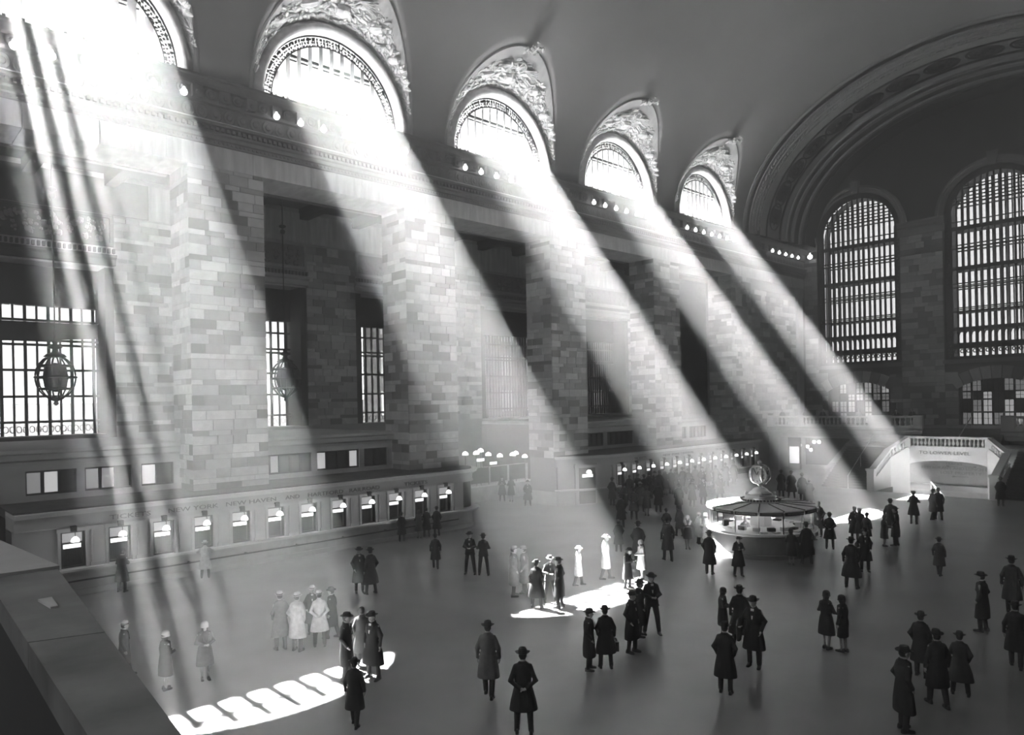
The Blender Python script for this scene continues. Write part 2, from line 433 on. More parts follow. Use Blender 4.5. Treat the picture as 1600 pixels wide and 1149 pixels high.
# ------------------------------------------------------------------ lunettes
def lunette(k):
    c = bay_c(k)
    ord_ = ['leftmost', 'second', 'middle', 'fourth', 'rightmost and smallest'][k]
    t = empty('window_%d' % (k + 1), (c, 33.5, 22.3)); tag(t, '%s half-round window high in the long wall, under a stucco hood' % ord_, None, None, 'structure')
    n = 36
    # hood: ruled surface from wall arch to vault curve
    rows = []
    for i in range(n + 1):
        a = PI * i / n
        p = Vector((c - 4.5 * math.cos(a), 33.5, 22.3 + 4.75 * math.sin(a)))
        xq = c - 4.75 * math.cos(a); q = Vector(vault_pt(xq, 22.3 + 6.45 * math.sin(a)))
        rows.append([p + (q - p) * j / 8 - Vector((c, 33.5, 22.3)) for j in range(9)])
    so_ = MB().grid(rows).build('hood_soffit', 'soffit', t, smooth=True)
    # plain raised border next to the vault
    b2 = []
    for i in range(n + 1):
        p, q = rows[i][0], rows[i][8]; dn = Vector((c - c, 0, 0)) - Vector((p.x, 0, p.z)); dn = Vector((-p.x, -.3, -p.z)).normalized() * .10
        L_ = max(.05, (q - p).length); w_ = min(.8, L_ * .3) / L_
        b2.append([q + Vector((0, -.02, -.0)), q + dn, p + (q - p) * (1 - w_) + dn, p + (q - p) * (1 - w_)])
    MB().grid(b2).build('hood_border', 'stone', t, smooth=False)
    # tympanum ring between the window and the hood
    ring = []
    for i in range(n + 1):
        a = PI * i / n; ca, sa = -math.cos(a), math.sin(a)
        ring.append([(4.5 * ca, .0, 4.75 * sa), (4.35 * ca, -.12, 4.6 * sa), (4.2 * ca, -.26, 4.42 * sa), (4.05 * ca, -.22, 4.25 * sa), (3.98 * ca, -.05, 4.18 * sa), (3.95 * ca, .3, 4.15 * sa)])
    MB().grid(ring).build('arch_moulding', 'relief', t, smooth=True)
    # iron leaf border: rings with leaves between
    lb = MB()
    for rr in (3.93, 3.42):
        lb.tube([(-rr * math.cos(PI * i / 40), .42, .05 + rr * 1.04 * math.sin(PI * i / 40)) for i in range(41)], .045 if rr > 3.5 else .035, 5)
    rng = random.Random(k)
    for i in range(64):
        a = PI * (i + .5) / 64
        for rr, s_ in ((3.82, .12), (3.66, .085), (3.52, .09)):
            aa = a + rng.uniform(-.012, .012); cx, cz = -rr * math.cos(aa), rr * 1.04 * math.sin(aa)
            e1 = rng.uniform(.6, 1.3) * s_; e2 = rng.uniform(.5, 1.0) * s_; ph = aa + rng.uniform(-.8, .8)
            d1 = Vector((math.cos(ph), 0, math.sin(ph))); d2 = Vector((-math.sin(ph), 0, math.cos(ph))); c0 = Vector((cx, .42, cz))
            lb.hexa([c0 - d1 * e1 - Vector((0, .02, 0)), c0 - d2 * e2 * .6 - Vector((0, .03, 0)), c0 + d1 * e1 - Vector((0, .02, 0)), c0 + d2 * e2 * .6 - Vector((0, .03, 0)),
                     c0 - d1 * e1 + Vector((0, .02, 0)), c0 - d2 * e2 + Vector((0, .02, 0)), c0 + d1 * e1 + Vector((0, .02, 0)), c0 + d2 * e2 + Vector((0, .02, 0))])
    x = -3.8
    while x <= 3.81:
        lb.box(x - .06, x + .06, .38, .46, .06, .34 + .1 * math.sin(x * 9)); x += .21
    lb.build('leaf_border', 'iron', t, kind='stuff')
    # mullions (deep bars that stripe the sun) and transoms
    pit = (.70, .62, .62, .62, .62)[k]; x = -pit * int(3.2 / pit); ub = unit_box('iron')
    while x <= 3.21:
        h = 1.04 * math.sqrt(max(0, 3.42 ** 2 - x * x))
        if h > .3: inst('mullion', unit_box('glareiron'), t, (x, .5, h / 2 + .05), ((.36, .22, .11, .11, .11)[k], .14, h + .1))
        x += pit
    for z_ in (2.62,):
        hw = math.sqrt(3.42 ** 2 - (z_ / 1.04) ** 2); inst('transom', ub, t, (0, .5, z_), (2 * hw, .1, .12))
        inst('transom', ub, t, (0, .5, z_ - .22), (2 * hw + .2, .08, .05))
    # glass
    g = MB(); pts = [(-3.9 * math.cos(PI * i / 24), .38, 3.9 * 1.04 * math.sin(PI * i / 24)) for i in range(25)]
    g.quad(*pts); g.build('pane', 'glass', t)
    return t, rows
reliefs = None
for k in range(5):
    t, rows = lunette(k)
    if reliefs is None:
        rb = MB(); rng = random.Random(11)
        def surf(i, j):
            i0 = min(35, int(i)); j0 = min(7, int(j)); fi, fj = i - i0, j - j0
            return rows[i0][j0].lerp(rows[i0][j0 + 1], fj).lerp(rows[i0 + 1][j0].lerp(rows[i0 + 1][j0 + 1], fj), fi)
        def blob(p, n_, r, el, ph, seg=6):
            a = n_.cross(Vector((0, 1, 0)));
            if a.length < .1: a = n_.cross(Vector((1, 0, 0)))
            a.normalize(); b = n_.cross(a)
            d1 = a * math.cos(ph) + b * math.sin(ph); d2 = n_.cross(d1)
            rws = []
            for q in range(5):
                f_ = q / 4 * PI; rr = math.sin(f_)
                rws.append([p + d1 * (-math.cos(f_) * r * el) + (d2 * math.cos(2 * PI * s / seg) + n_ * math.sin(2 * PI * s / seg) * .8) * max(.004, r * rr) for s in range(seg)])
            rb.grid(rws, True)
        for _ in range(620):
            i = rng.uniform(2.5, 33.5); j = rng.uniform(.3, 5.6)
            p = surf(i, j); n_ = Vector((-p.x, -.5, -p.z)).normalized()
            cl = .5 + .5 * math.sin(i * 1.1) * math.cos(j * 1.3)
            r = rng.uniform(.03, .10) + .08 * cl * rng.random()
            blob(p + n_ * .03, n_, r, rng.uniform(1.2, 3.6), rng.uniform(0, PI))
        for i, j, r, el in ((13, 3, .32, 1.8), (23, 3, .32, 1.8), (18, 2.2, .45, 1.1), (9, 2.6, .26, 2.2), (27, 2.6, .26, 2.2), (15.5, 4.4, .24, 2), (20.5, 4.4, .24, 2)):
            p = surf(i, j); n_ = Vector((-p.x, -.5, -p.z)).normalized(); blob(p, n_, r, el, rng.uniform(0, PI), 10)
        # winged wheel and foliage tuft at the crown
        p = surf(18, 4.6); n_ = Vector((0, -.4, -1)).normalized()
        for s in range(8):
            a = s * PI / 4; dv = Vector((math.cos(a), math.sin(a) * .9, -.2 * math.sin(a)))
            rb.tube([p + n_ * .2, p + n_ * .2 + dv * .55], .035, 4)
        rb.tube([p + n_ * .2 + Vector((math.cos(a_ * PI / 8), math.sin(a_ * PI / 8) * .9, -.2 * math.sin(a_ * PI / 8))) * .55 for a_ in range(17)], .05, 5)
        for sgn in (-1, 1):
            for f_ in range(6):
                rb.tube([p + n_ * .25 + Vector((sgn * .5, 0, 0)), p + n_ * .35 + Vector((sgn * (1.1 + .12 * f_), -.55 + .18 * f_, -.05 * f_))], [.06, .015], 4)
        for _ in range(46):
            q = surf(18, 7.2) + Vector((rng.gauss(.1, .28), rng.uniform(-1.3, .3), rng.uniform(-.25, .05)))
            q.z = min(q.z, vault_pt(0, 22.3 + q.z + 0)[2] - 22.3)
            blob(q, Vector((0, -.3, -1)).normalized(), rng.uniform(.06, .12), rng.uniform(1, 2), rng.uniform(0, PI), 5)
        reliefs = mesh_of(rb, 'stucco_relief', 'relief')
    o = inst('stucco_relief', reliefs, t, (0, 0, 0)); o['kind'] = 'stuff'

# cornice bulbs: a row under each lunette and at the far corner
bulbM = MB().ball((0, 0, 0), .15, 10, 7).lathe([(.05, .1), (.05, .22)], (0, 0, 0), 8)
bulbM = mesh_of(bulbM, 'cornice_bulb', 'glow')
for p in bulbM.polygons: p.use_smooth = True
where = ['leftmost', 'second', 'middle', 'fourth', 'rightmost']
bx = []; seen_b = {}; ordw = ['first', 'second', 'third', 'fourth', 'fifth', 'sixth', 'seventh']
for k in range(5):
    for i in range(7): bx.append((bay_c(k) - 3.65 + 1.25 * i, k))
for i in range(5): bx.append((65.7 + 1.35 * i, 5))
bx.append((73.0, 6))
for x, k in bx:
    o = bpy.data.objects.new('cornice_bulb', bulbM); COL.objects.link(o); o.location = (x, 32.84, 21.1) if k < 6 else (72.6, 32.3, 21.3)
    if k == 6: o.scale = (1.7,) * 3
    nb_ = seen_b.get(k, 0); seen_b[k] = nb_ + 1
    lab = ('%s glowing round bulb from the left under the %s half-round window' % (ordw[nb_], where[k])) if k < 5 else ('%s bulb from the left in the short glowing row near the far corner' % ordw[nb_] if k == 5 else 'larger single glowing bulb at the very corner beside the tall window')
    tag(o, lab, 'light bulb', 'bulbs under the %s window' % where[k] if k < 5 else ('bulbs near the far corner' if k == 5 else None))
# ------------------------------------------------------------------ aisle behind the piers
Y_B = 45.0
ho = []
for k in range(5):
    ho.append((bay_c(k), 4.0, 5.75, 13.3, .02) if k != 2 else (bay_c(k), 4.0, 5.75, 13.3, .02))
bw = MB()
cuts = [X_E]
for h in ho: cuts += [h[0] - 4.0, h[0] + 4.0]
cuts.append(X_W + 1)
for i in range(0, len(cuts) - 1):
    a, b = cuts[i], cuts[i + 1]
    if i % 2 == 0: bw.box(a, b, Y_B, Y_B + 2.2, 0, 20.6)
    else: bw.box(a, b, Y_B, Y_B + 2.2, 0, 5.75).box(a, b, Y_B, Y_B + 2.2, 15.1, 20.6)
MB().box(X_E, 3.4, Y_B - .05, Y_B, 0, 20.4).box(3.4, 11.5, Y_B - .05, Y_B, 0, 5.75).build('shade_sheet', 'dark', None); struct(bpy.data.objects['shade_sheet'], 'added dark sheet standing in for shade at the left end of the aisle'); bpy.data.objects['shade_sheet'].name = 'wall_shade_sheet'  # added dark sheet, stands in for the deep shade of the aisle
wb = struct(bw.build('wall_back_left', 'stone'), 'back wall of the aisle behind the piers')
ai = empty('trim_1'); struct(ai, 'aisle ceiling, beams and a roof extended to block the sun')
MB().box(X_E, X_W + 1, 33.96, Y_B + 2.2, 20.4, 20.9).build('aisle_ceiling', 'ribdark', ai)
MB().box(X_E, X_W + 1, Y_S + .3, Y_S + 2.6, Z_T, 20.5).build('lintel_core', 'core', ai)
MB().box(X_E - .5, X_W + 1, 33.96, 60, 20.9, 21.3).build('sun_blocking_roof', 'roof', ai)  # aisle roof, with an added unseen stretch blocking sun from the windows
for k in range(5):
    c = bay_c(k)
    MB().box(c - 4.1, c + 4.1, 35.9, 36.5, 18.5, 18.8).box(c - 4.1, c + 4.1, 36.0, 36.3, 18.2, 18.5).build('soffit_moulding', 'cornice', ai)
    for xx in (c - 3.9, c, c + 3.9):
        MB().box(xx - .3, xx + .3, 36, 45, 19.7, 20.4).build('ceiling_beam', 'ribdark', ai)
ee = MB().box(X_E - .6, X_E, -3.2, Y_B + 2, 0, 9.5)
struct(ee.build('wall_near', 'stone'))
struct(holed_panel(MB(), -1.6, Y_B + 2, 9.5, 35.6, [(28.05, 3.9, 10.15, 23.1, 3.9), (16.5, 3.9, 10.15, 23.1, 3.9), (4.95, 3.9, 10.15, 23.1, 3.9)], fy, X_E - .6, X_E, 16).build('wall_near', 'endwall'))
# piers of the back wall in stone blocks, one set between windows
rngb = random.Random(21)
for k in range(4):
    pr = empty('back_pier', (bay_c(k) + 4.0, Y_B, 0)); tag(pr, 'stone-block pier between the aisle windows, seen through opening %d' % (k + 1), None, None, 'structure'); pr['label'] = ['blocky wall between the aisle windows left of the second lantern window', 'wide blocky wall right of the second lantern window', 'blocky wall behind the middle pier', 'blocky wall right of the large black barred window'][k]
    ashlar(pr, 0, 3.8, 5.75, 18.0, lambda a, b, c, d: (a, b, -.06, 0, c, d), rngb)
pr = empty('back_pier', (bay_c(4) + 4.0, Y_B, 0)); struct(pr, 'dark blocky wall right of the last aisle opening')
ashlar(pr, 0, 8, 5.75, 18.0, lambda a, b, c, d: (a, b, -.06, 0, c, d), rngb)
# relief panels and string courses over each back window
pm = MB(); rng = random.Random(4)
for _ in range(170):
    px_, pz_ = rng.uniform(-3.5, 3.5), rng.uniform(.12, 1.2)
    pm.ball((px_, -.05, pz_), rng.uniform(.06, .15), 5, 3, rng.uniform(.5, 1.6))
pmM = mesh_of(pm, 'carved_scrollwork', 'cornice')
for k in range(5):
    c = bay_c(k)
    km = dict(cornice='cornice', stone='stone', veined='veined') if k else dict(cornice='iron', stone='iron', veined='dark')  # first bay goes iron and near-black to carry the aisle's deep shade
    t = empty('relief_panel', (c, Y_B, 16.5)); tag(t, None, None, None, 'structure'); t['label'] = 'carved scroll panel over aisle window %d' % (k + 1)
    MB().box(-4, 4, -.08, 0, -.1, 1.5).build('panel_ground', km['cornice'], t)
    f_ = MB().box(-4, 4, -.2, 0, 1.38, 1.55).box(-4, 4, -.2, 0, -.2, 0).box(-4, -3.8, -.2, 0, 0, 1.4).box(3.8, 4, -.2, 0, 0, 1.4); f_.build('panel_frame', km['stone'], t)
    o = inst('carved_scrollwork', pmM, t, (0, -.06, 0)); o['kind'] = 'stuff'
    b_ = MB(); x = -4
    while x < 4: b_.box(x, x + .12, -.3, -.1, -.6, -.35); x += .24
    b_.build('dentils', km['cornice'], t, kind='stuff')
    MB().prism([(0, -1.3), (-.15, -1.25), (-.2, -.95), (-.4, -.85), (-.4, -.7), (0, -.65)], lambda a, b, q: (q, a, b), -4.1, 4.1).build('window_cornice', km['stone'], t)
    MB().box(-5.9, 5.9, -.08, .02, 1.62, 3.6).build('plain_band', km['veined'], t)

def aisle_window(k, m_back, lab):
    c = bay_c(k); t = empty('window_%d' % (k + 6), (c, Y_B, 0)); struct(t, lab)
    ub = unit_box('iron')
    yb = 1.7
    MB().box(-4, -3.55, .0, 2.2, 5.75, 15.1).box(3.55, 4, .0, 2.2, 5.75, 15.1).box(-3.55, 3.55, 1.5, 2.0, 12.9, 15.1).build('window_frame', 'iron', t)
    x = -3.3
    pitch = .55 if k < 3 else .34
    i = 0
    while x <= 3.31:
        inst('mullion', ub, t, (x, yb, 9.45), (.09 if i % 2 else .14, .16, 7.4)); x += pitch; i += 1
    for z in (6.5, 7.9, 9.35, 10.75, 11.0, 12.1):
        inst('transom', ub, t, (0, yb - .05, z), (7.1, .14, .13))
    if k == 0:
        # swag band between top lights and main lights
        MB().prism([(-3.5, 11.2), (-3.5, 12.0), (3.5, 12.0), (3.5, 11.2), (0, 10.95)], lambda a, b, q: (a, q, b), yb - .2, yb - .05).build('festoon_band', 'iron', t)
    sc = MB(); x = -3.5
    while x < 3.5:
        sc.tube([(x + .14 + .12 * math.cos(q), yb - .1, 6.1 + .18 * math.sin(q)) for q in [j * PI / 4 for j in range(9)]], .025, 4); x += .3
    sc.build('sill_scrollwork', 'iron', t, kind='stuff')
    gp = mesh_of(MB().box(-.5, .5, -.01, .01, -.5, .5), 'pane', 'glass')
    for j in range(6):
        for z0, z1 in ((5.8, 7.8), (7.95, 10.7), (11.1, 12.9)):
            inst('pane', gp, t, (-3.0 + j * 1.2, yb + .1, (z0 + z1) / 2), (1.18, 1, z1 - z0 - .02))
aisle_window(0, None, 'large dark iron window at the left edge behind the first lantern')
aisle_window(1, None, 'tall barred window behind the second lantern')
aisle_window(2, None, 'barred window behind the passage')
aisle_window(3, None, 'closely barred window seen right of the brightest pier')
aisle_window(4, None, 'dark narrow window seen through the last opening')
# light court outside the aisle: building face added to grey the windows
oc = empty('sky_blocking_building', (30, 60.2, 0)); tag(oc, 'added building face across the light court, greying the sky behind the aisle windows', 'building')
MB().box(7, 60, 0, 8, 0, 26).build('wall', 'drum', oc)
MB().box(-45, 7, 0, 8, 0, 7.6).build('low_wing', 'core', oc)
for i in range(12):
    for z in (6, 10, 14): MB().box(9 + i * 4, 10.6 + i * 4, -.05, .02, z, z + 2.4).build('court_window', 'panel_dim', oc)

# office block upper fronts in the openings (over the ticket office roofs)
def upper_front(x0, x1, groups, lab, lits):
    t = empty('office_upper_front', (x0, 35.2, 0)); tag(t, lab, 'clerestory', 'low window bands over the ticket office roofs'); W_ = x1 - x0
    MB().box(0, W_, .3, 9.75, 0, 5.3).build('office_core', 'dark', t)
    MB().prism([(.3, 4.85), (-.02, 4.85), (-.05, 5.0), (-.2, 5.08), (-.22, 5.3), (-.3, 5.36), (-.3, 5.5), (.3, 5.55), (9.7, 5.55), (9.7, 5.3), (.3, 5.3)], lambda a, b, q: (q, a, b), 0, W_).build('ledge', 'stone', t)
    MB().box(0, W_, 0, .3, 3.0, 3.6).build('sill_wall', 'stone', t)
    MB().box(0, W_, -.06, .3, 4.62, 4.85).build('head_band', 'stone', t)
    xs_ = 0
    edges = [0]
    for a, b in groups: edges += [a, b]
    edges.append(W_)
    for i in range(0, len(edges), 2):
        if edges[i + 1] - edges[i] > .02: MB().box(edges[i], edges[i + 1], -.02, .3, 3.55, 4.65).build('pier', 'stone', t)
    for gi, (a, b) in enumerate(groups):
        n = max(2, round((b - a) / .62)); wd = (b - a) / n
        for j in range(n):
            f_ = MB().box(a + j * wd, a + j * wd + .06, .08, .2, 3.6, 4.62).box(a + (j + 1) * wd - .06, a + (j + 1) * wd, .08, .2, 3.6, 4.62).box(a + j * wd, a + (j + 1) * wd, .08, .2, 3.6, 3.68).box(a + j * wd, a + (j + 1) * wd, .08, .2, 4.54, 4.62)
            fo = f_.build('casement', 'iron', t)
            lit = lits.get((gi, j))
            MB().box(a + j * wd + .06, a + (j + 1) * wd - .06, .2, .22, 3.68, 4.54).build('blind' if lit else 'pane', lit or 'dark', fo)
    return t
upper_front(pier_x(0) - 8.26, pier_x(0), [(2.2, 4.05), (4.35, 6.2), (6.6, 8.0)], 'low dark band with a few lit blinds at the far left above the roof', {(0, 0): 'panel_dim', (0, 1): 'panel_mid', (1, 0): 'panel_dim', (1, 1): 'panel_dim', (2, 0): 'panel_mid'})
upper_front(pier_x(0) + PW, pier_x(1), [(.3, 3.2), (3.5, 6.1), (6.4, 7.95)], 'low window band under the second lantern with one lit casement', {(0, 1): 'panel_dim', (1, 0): 'panel_mid', (1, 3): 'panel_mid'})
upper_front(pier_x(2) + PW, pier_x(3), [(.2, 3.9), (4.3, 7.6)], 'low window band right of the brightest pier with tilted dark casements', {})
upper_front(pier_x(3) + PW, pier_x(4), [(.6, 3.4), (3.8, 6.6)], 'faint low window band crossed by the fourth sunbeam', {(0, 1): 'panel_dim'})

# ------------------------------------------------------------------ hanging lanterns
def lantern(x, y, z, lab):
    t = empty('hanging_lantern', (x, y, z)); tag(t, lab, 'chandelier', 'globe lanterns hung in the openings')
    MB().tube([(0, 0, 1.5), (0, 0, 20.35 - z)], .035, 5).build('rod', 'bronze', t)
    MB().ball((0, 0, 19.0 - z - 1.6), .16, 8, 5).lathe([(.05, 0), (.2, .08), (.2, .16), (.05, .24)], (0, 0, 17.6 - z), 10).build('rod_knob', 'bronze', t)
    MB().lathe([(.05, 1.75), (.14, 1.7), (.1, 1.6), (.28, 1.5), (.32, 1.42), (.12, 1.35), (.16, 1.2), (.4, 1.1), (.5, .98), (.3, .95), (.05, .96)], (0, 0, 0), 14).build('crown', 'bronze', t, smooth=True)
    r_ = MB(); nr = 16
    for i in range(nr):
        a = 2 * PI * i / nr
        r_.tube([(.84 * math.sin(q) * math.cos(a), .84 * math.sin(q) * math.sin(a), 1.05 * math.cos(q)) for q in [j * PI / 12 + .12 for j in range(12)]], .035, 4)
        o = r_.build('rib', 'bronze', t); r_ = MB()
    for z_, r0 in ((0, .86), (.55, .73), (-.55, .73)):
        MB().tube([(r0 * math.cos(q), r0 * math.sin(q), z_) for q in [j * PI / 12 for j in range(25)]], .05, 5).build('hoop', 'bronze', t)
    MB().lathe([(.04, -1.35), (.12, -1.25), (.08, -1.15), (.35, -1.02), (.3, -.92), (.04, -.92)], (0, 0, 0), 12).build('pendant', 'bronze', t, smooth=True)
    MB().lathe([(.05, -.7), (.42, -.55), (.55, 0), (.42, .55), (.05, .7)], (0, 0, 0), 12).build('inner_bowl', 'iron', t, smooth=True)
    return t
p = on_y(88, 590, 40); lantern(p.x, 40, p.z, 'black globe lantern at the far left in front of the bright window')
p = on_y(447, 592, 40); lantern(p.x, 40, p.z, 'black globe lantern on a long rod right of the leftmost sunbeam')

# ------------------------------------------------------------------ ticket offices
def footprint(x0, x1, y0, off, yb=33.28, rr=1.5, n=8, round_end=True, left_off=0):
    pts = [(x0 - left_off, yb), (x0 - left_off, y0 - off)] if round_end else [(35.3 - off * .6, yb), (35.3 - off * .6, yb - .1 - off), (x0, y0 - off)]
    if round_end:
        cx, cy_ = x1 - rr, y0 + rr
        for i in range(n + 1):
            a = -PI / 2 + PI / 2 * i / n; pts.append((cx + (rr + off) * math.cos(a), cy_ + (rr + off) * math.sin(a)))
        pts.append((x1 + off, yb))
    else: pts += [(x1 + off, y0 - off), (x1 + off, yb)]
    return pts
def slab(fp, z0, z1): return MB().prism(fp, lambda a, b, q: (a, b, q), z0, z1)
lampM = mesh_of(MB().lathe([(.13, 0), (.125, .05), (.10, .1), (.05, .14), (.01, .15)], (0, 0, 0), 10), 'lamp_dome', 'glow')
def ticket_office(name, x0, x1, x1s, wins, labels, lab, round_end, left_off):
    t = empty(name, (0, 0, 0)); tag(t, lab, 'ticket office', 'ticket offices along the wall')
    y0 = 31.5
    slab(footprint(x0, x1, y0, 0, round_end=round_end, left_off=0), 0, 1.0).build('base_wall', 'marble2' if round_end else 'stone', t)
    slab(footprint(x0, x1, y0, .06, round_end=round_end, left_off=left_off), 0, .22).build('skirting', 'stone', t)
    slab(footprint(x0, x1, y0, .36, round_end=round_end, left_off=left_off), 1.0, 1.08).build('counter', 'marble', t)
    slab(footprint(x0, x1, y0, .28, round_end=round_end, left_off=left_off), .93, 1.0).build('counter_moulding', 'stone', t)
    slab(footprint(x0, x1, y0 + .45, -.0, round_end=round_end, rr=1.05), 1.08, 2.62).build('inner_partition', 'dark', t)
    slab(footprint(x0, x1, y0, 0, round_end=round_end), 2.62, 3.05).build('frieze', 'stone', t)
    for off, z0, z1 in ((.05, 2.6, 2.66), (.08, 3.03, 3.08), (.16, 3.08, 3.14), (.26, 3.14, 3.24), (.32, 3.24, 3.3)):
        slab(footprint(x0, x1, y0, off, round_end=round_end, left_off=left_off), z0, z1).build('cornice_course', 'marble' if z0 > 3.1 else 'stone', t)
    slab(footprint(x0, x1, y0, -.05, round_end=round_end), 3.3, 3.36).build('roof', 'roof', t)
    pitch = wins[1] - wins[0]
    for k_ in range(-1, 5):
        ra, rb_ = max(x0, pier_x(k_) + PW + .06), min(x1, pier_x(k_ + 1) - .06)
        if rb_ - ra > 1: MB().box(ra, rb_, 33.28, 35.15, 3.0, 3.36).build('roof', 'roof', t)
    wo = .42
    edges = [x0] + [e for w_ in wins for e in (w_ - wo, w_ + wo)] + [x1s]
    for i in range(0, len(edges), 2):
        a, b = edges[i], edges[i + 1]; m = (a + b) / 2; bw_ = b - a
        MB().box(a, b, y0, y0 + .45, 1.08, 2.62).build('wall_pier', 'stone', t)
        if bw_ < 1.3:
            MB().box(m - .2, m + .2, y0 - .06, y0, 1.08, 2.6).box(m - .25, m + .25, y0 - .09, y0, 1.08, 1.22).box(m - .25, m + .25, y0 - .09, y0, 2.48, 2.6).box(m - .12, m + .12, y0 - .075, y0 - .06, 1.3, 2.42).build('pilaster', 'stone', t)
    for i, w_ in enumerate(wins):
        wd = empty('ticket_window', (w_, y0, 1.08)); wd.parent = t
        MB().box(-.52, -.42, -.1, .1, 0, 1.5).box(.42, .52, -.1, .1, 0, 1.5).box(-.56, .56, -.12, .1, 1.4, 1.54).build('surround', 'marble2' if not round_end else 'stone', wd)
        MB().box(-.1, .1, -.2, -.05, 1.42, 1.62).build('bracket', 'iron', wd)
        MB().box(-.42, -.34, .1, .2, 0, 1.4).box(.34, .42, .1, .2, 0, 1.4).box(-.42, .42, .1, .2, .0, .07).box(-.42, .42, .1, .2, .92, .97).box(-.42, .42, .1, .2, 1.33, 1.4).build('grille_frame', 'bronze', wd)
        MB().box(-.3, .3, .14, .17, .74, .9).build('lit_sign', 'panel', wd)
        g_ = MB()
        for q in range(9): g_.box(-.32 + q * .08, -.31 + q * .08, .15, .165, .07, .74)
        g_.build('grille_bars', 'bronze', wd, kind='stuff')
        MB().box(-.34, .34, .19, .2, .97, 1.33).build('upper_light', 'panel_dim', wd)
        MB().tube([(0, -.12, 1.5), (0, -.3, 1.48), (0, -.38, 1.36), (0, -.38, 1.2)], .015, 5).build('lamp_arm', 'bronze', wd)
        inst('lamp_dome', lampM, wd, (0, -.38, 1.05), (1.15, 1.15, 1.3))
    # hand rail below the counter
    ym = y0 - .3
    MB().tube([(x0 + .4, ym, .62), (x1s - .6, ym, .62)], .035, 6).build('foot_rail', 'iron', t)
    x = x0 + 1.2
    while x < x1s - .6:
        MB().box(x - .03, x + .03, ym, y0, .58, .64).build('rail_bracket', 'iron', t); x += pitch * 1.5
    for s_, px0, px1, sz in labels:
        a, b = on_y(px0, 770, y0).x, on_y(px1, 770, y0).x
        o = text(s_, sz, 'ink', t, ((a + b) / 2, y0 - .012, 2.84), (1, 0, 0), (0, 0, 1), 'carved_letters')
        wdt = max(v.co.x for v in o.data.vertices) - min(v.co.x for v in o.data.vertices)
        k_ = (b - a) / wdt; o.data.transform(Matrix.Scale(k_, 4, (1, 0, 0)))
    return t
wins1 = [on_y(115, 845, 31.5).x + 1.627 * k for k in range(12)]
t1 = ticket_office('ticket_office', 4.6, 27.2, 25.7, wins1,
    [('TICKETS', 172, 236, .26), ('NEW YORK', 263, 341, .26), ('NEW HAVEN', 354, 432, .26), ('AND', 447, 469, .26), ('HARTFORD', 482, 537, .26), ('RAILROAD', 547, 594, .26), ('TICKETS', 633, 669, .26)],
    'long low marble ticket office with twelve lamp-lit windows on the left', True, 0)
# narrow window at the rounded end
MB().box(27.0, 27.22, 32.9, 33.3, 1.15, 2.55).build('end_window', 'dark', t1)
wins2 = [39.95 + 1.69 * k for k in range(12)]
t2 = ticket_office('ticket_office', 38.86, 59.6, 59.6, wins2, [('TICKETS', 993, 1012, .24), ('NEW YORK CENTRAL', 1038, 1086, .24), ('TICKETS', 1120, 1136, .24)],
    'second ticket office with lamp-lit windows behind the crowd, left of the clock booth', False, .0)
# door face on the near end of the second office
e2 = empty('end_door', (37.2, 32.24, 0), R(65.1)); e2.parent = t2
MB().hexa([(35.3, 33.15, 1.0), (38.86, 31.5, 1.0), (38.86, 31.95, 1.0), (35.3, 33.25, 1.0), (35.3, 33.15, 2.64), (38.86, 31.5, 2.64), (38.86, 31.95, 2.64), (35.3, 33.25, 2.64)]).build('splayed_wall', 'stone', t2)
MB().box(-.06, 0, -.75, .75, 0, 2.7).box(-.12, 0, -.9, -.7, 0, 2.8).box(-.12, 0, .7, .9, 0, 2.8).box(-.16, 0, -.95, .95, 2.5, 2.7).build('surround', 'stone', e2)
MB().box(-.09, -.06, -.6, .6, .05, 2.5).build('door_leaf', 'wood', e2)
MB().box(-.14, -.1, -.4, .4, 1.85, 2.05).build('lit_sign', 'panel', e2)
inst('lamp_dome', lampM, e2, (-.4, 0, 2.15), (1.4, 1.4, 1.5))
# passage in the third opening: far counter with lamps
pc = empty('passage_counter', (30.4, 38.5, 0)); tag(pc, 'hazy far counter with dome lamps deep in the passage between the ticket offices', 'counter')
MB().box(0, 7.8, .5, 1.0, 0, 2.4).build('back_screen', 'stone', pc); MB().box(0, 7.8, .2, .5, 0, 1.1).build('counter_front', 'marble2', pc); MB().box(0, 7.8, .0, .5, 1.1, 1.2).build('counter_top', 'marble', pc)
for i, (px, py) in enumerate([(728, 709), (745, 708), (752, 704), (764, 710), (782, 712), (802, 710), (807, 708), (821, 713)]):
    q = on_y(px, py, 38.5)
    inst('lamp_dome', lampM, pc, (q.x - 30.4, 0, q.z - .1), (1.6, 1.6, 1.6))
    MB().tube([(q.x - 30.4, 0, 1.2), (q.x - 30.4, 0, q.z)], .02, 5).build('lamp_post', 'bronze', pc)
for i in range(4): MB().box(.3 + 1.85 * i, 1.9 + 1.85 * i, .44, .5, 1.3, 2.4).build('counter_window', 'dark', pc)
for px, py in ((752, 719), (772, 724)):
    q = on_y(px, py, 38.4); MB().box(q.x - 30.4 - .35, q.x - 30.4 + .35, -.1, -.08, q.z - .1, q.z + .1).build('lit_sign', 'panel', pc)

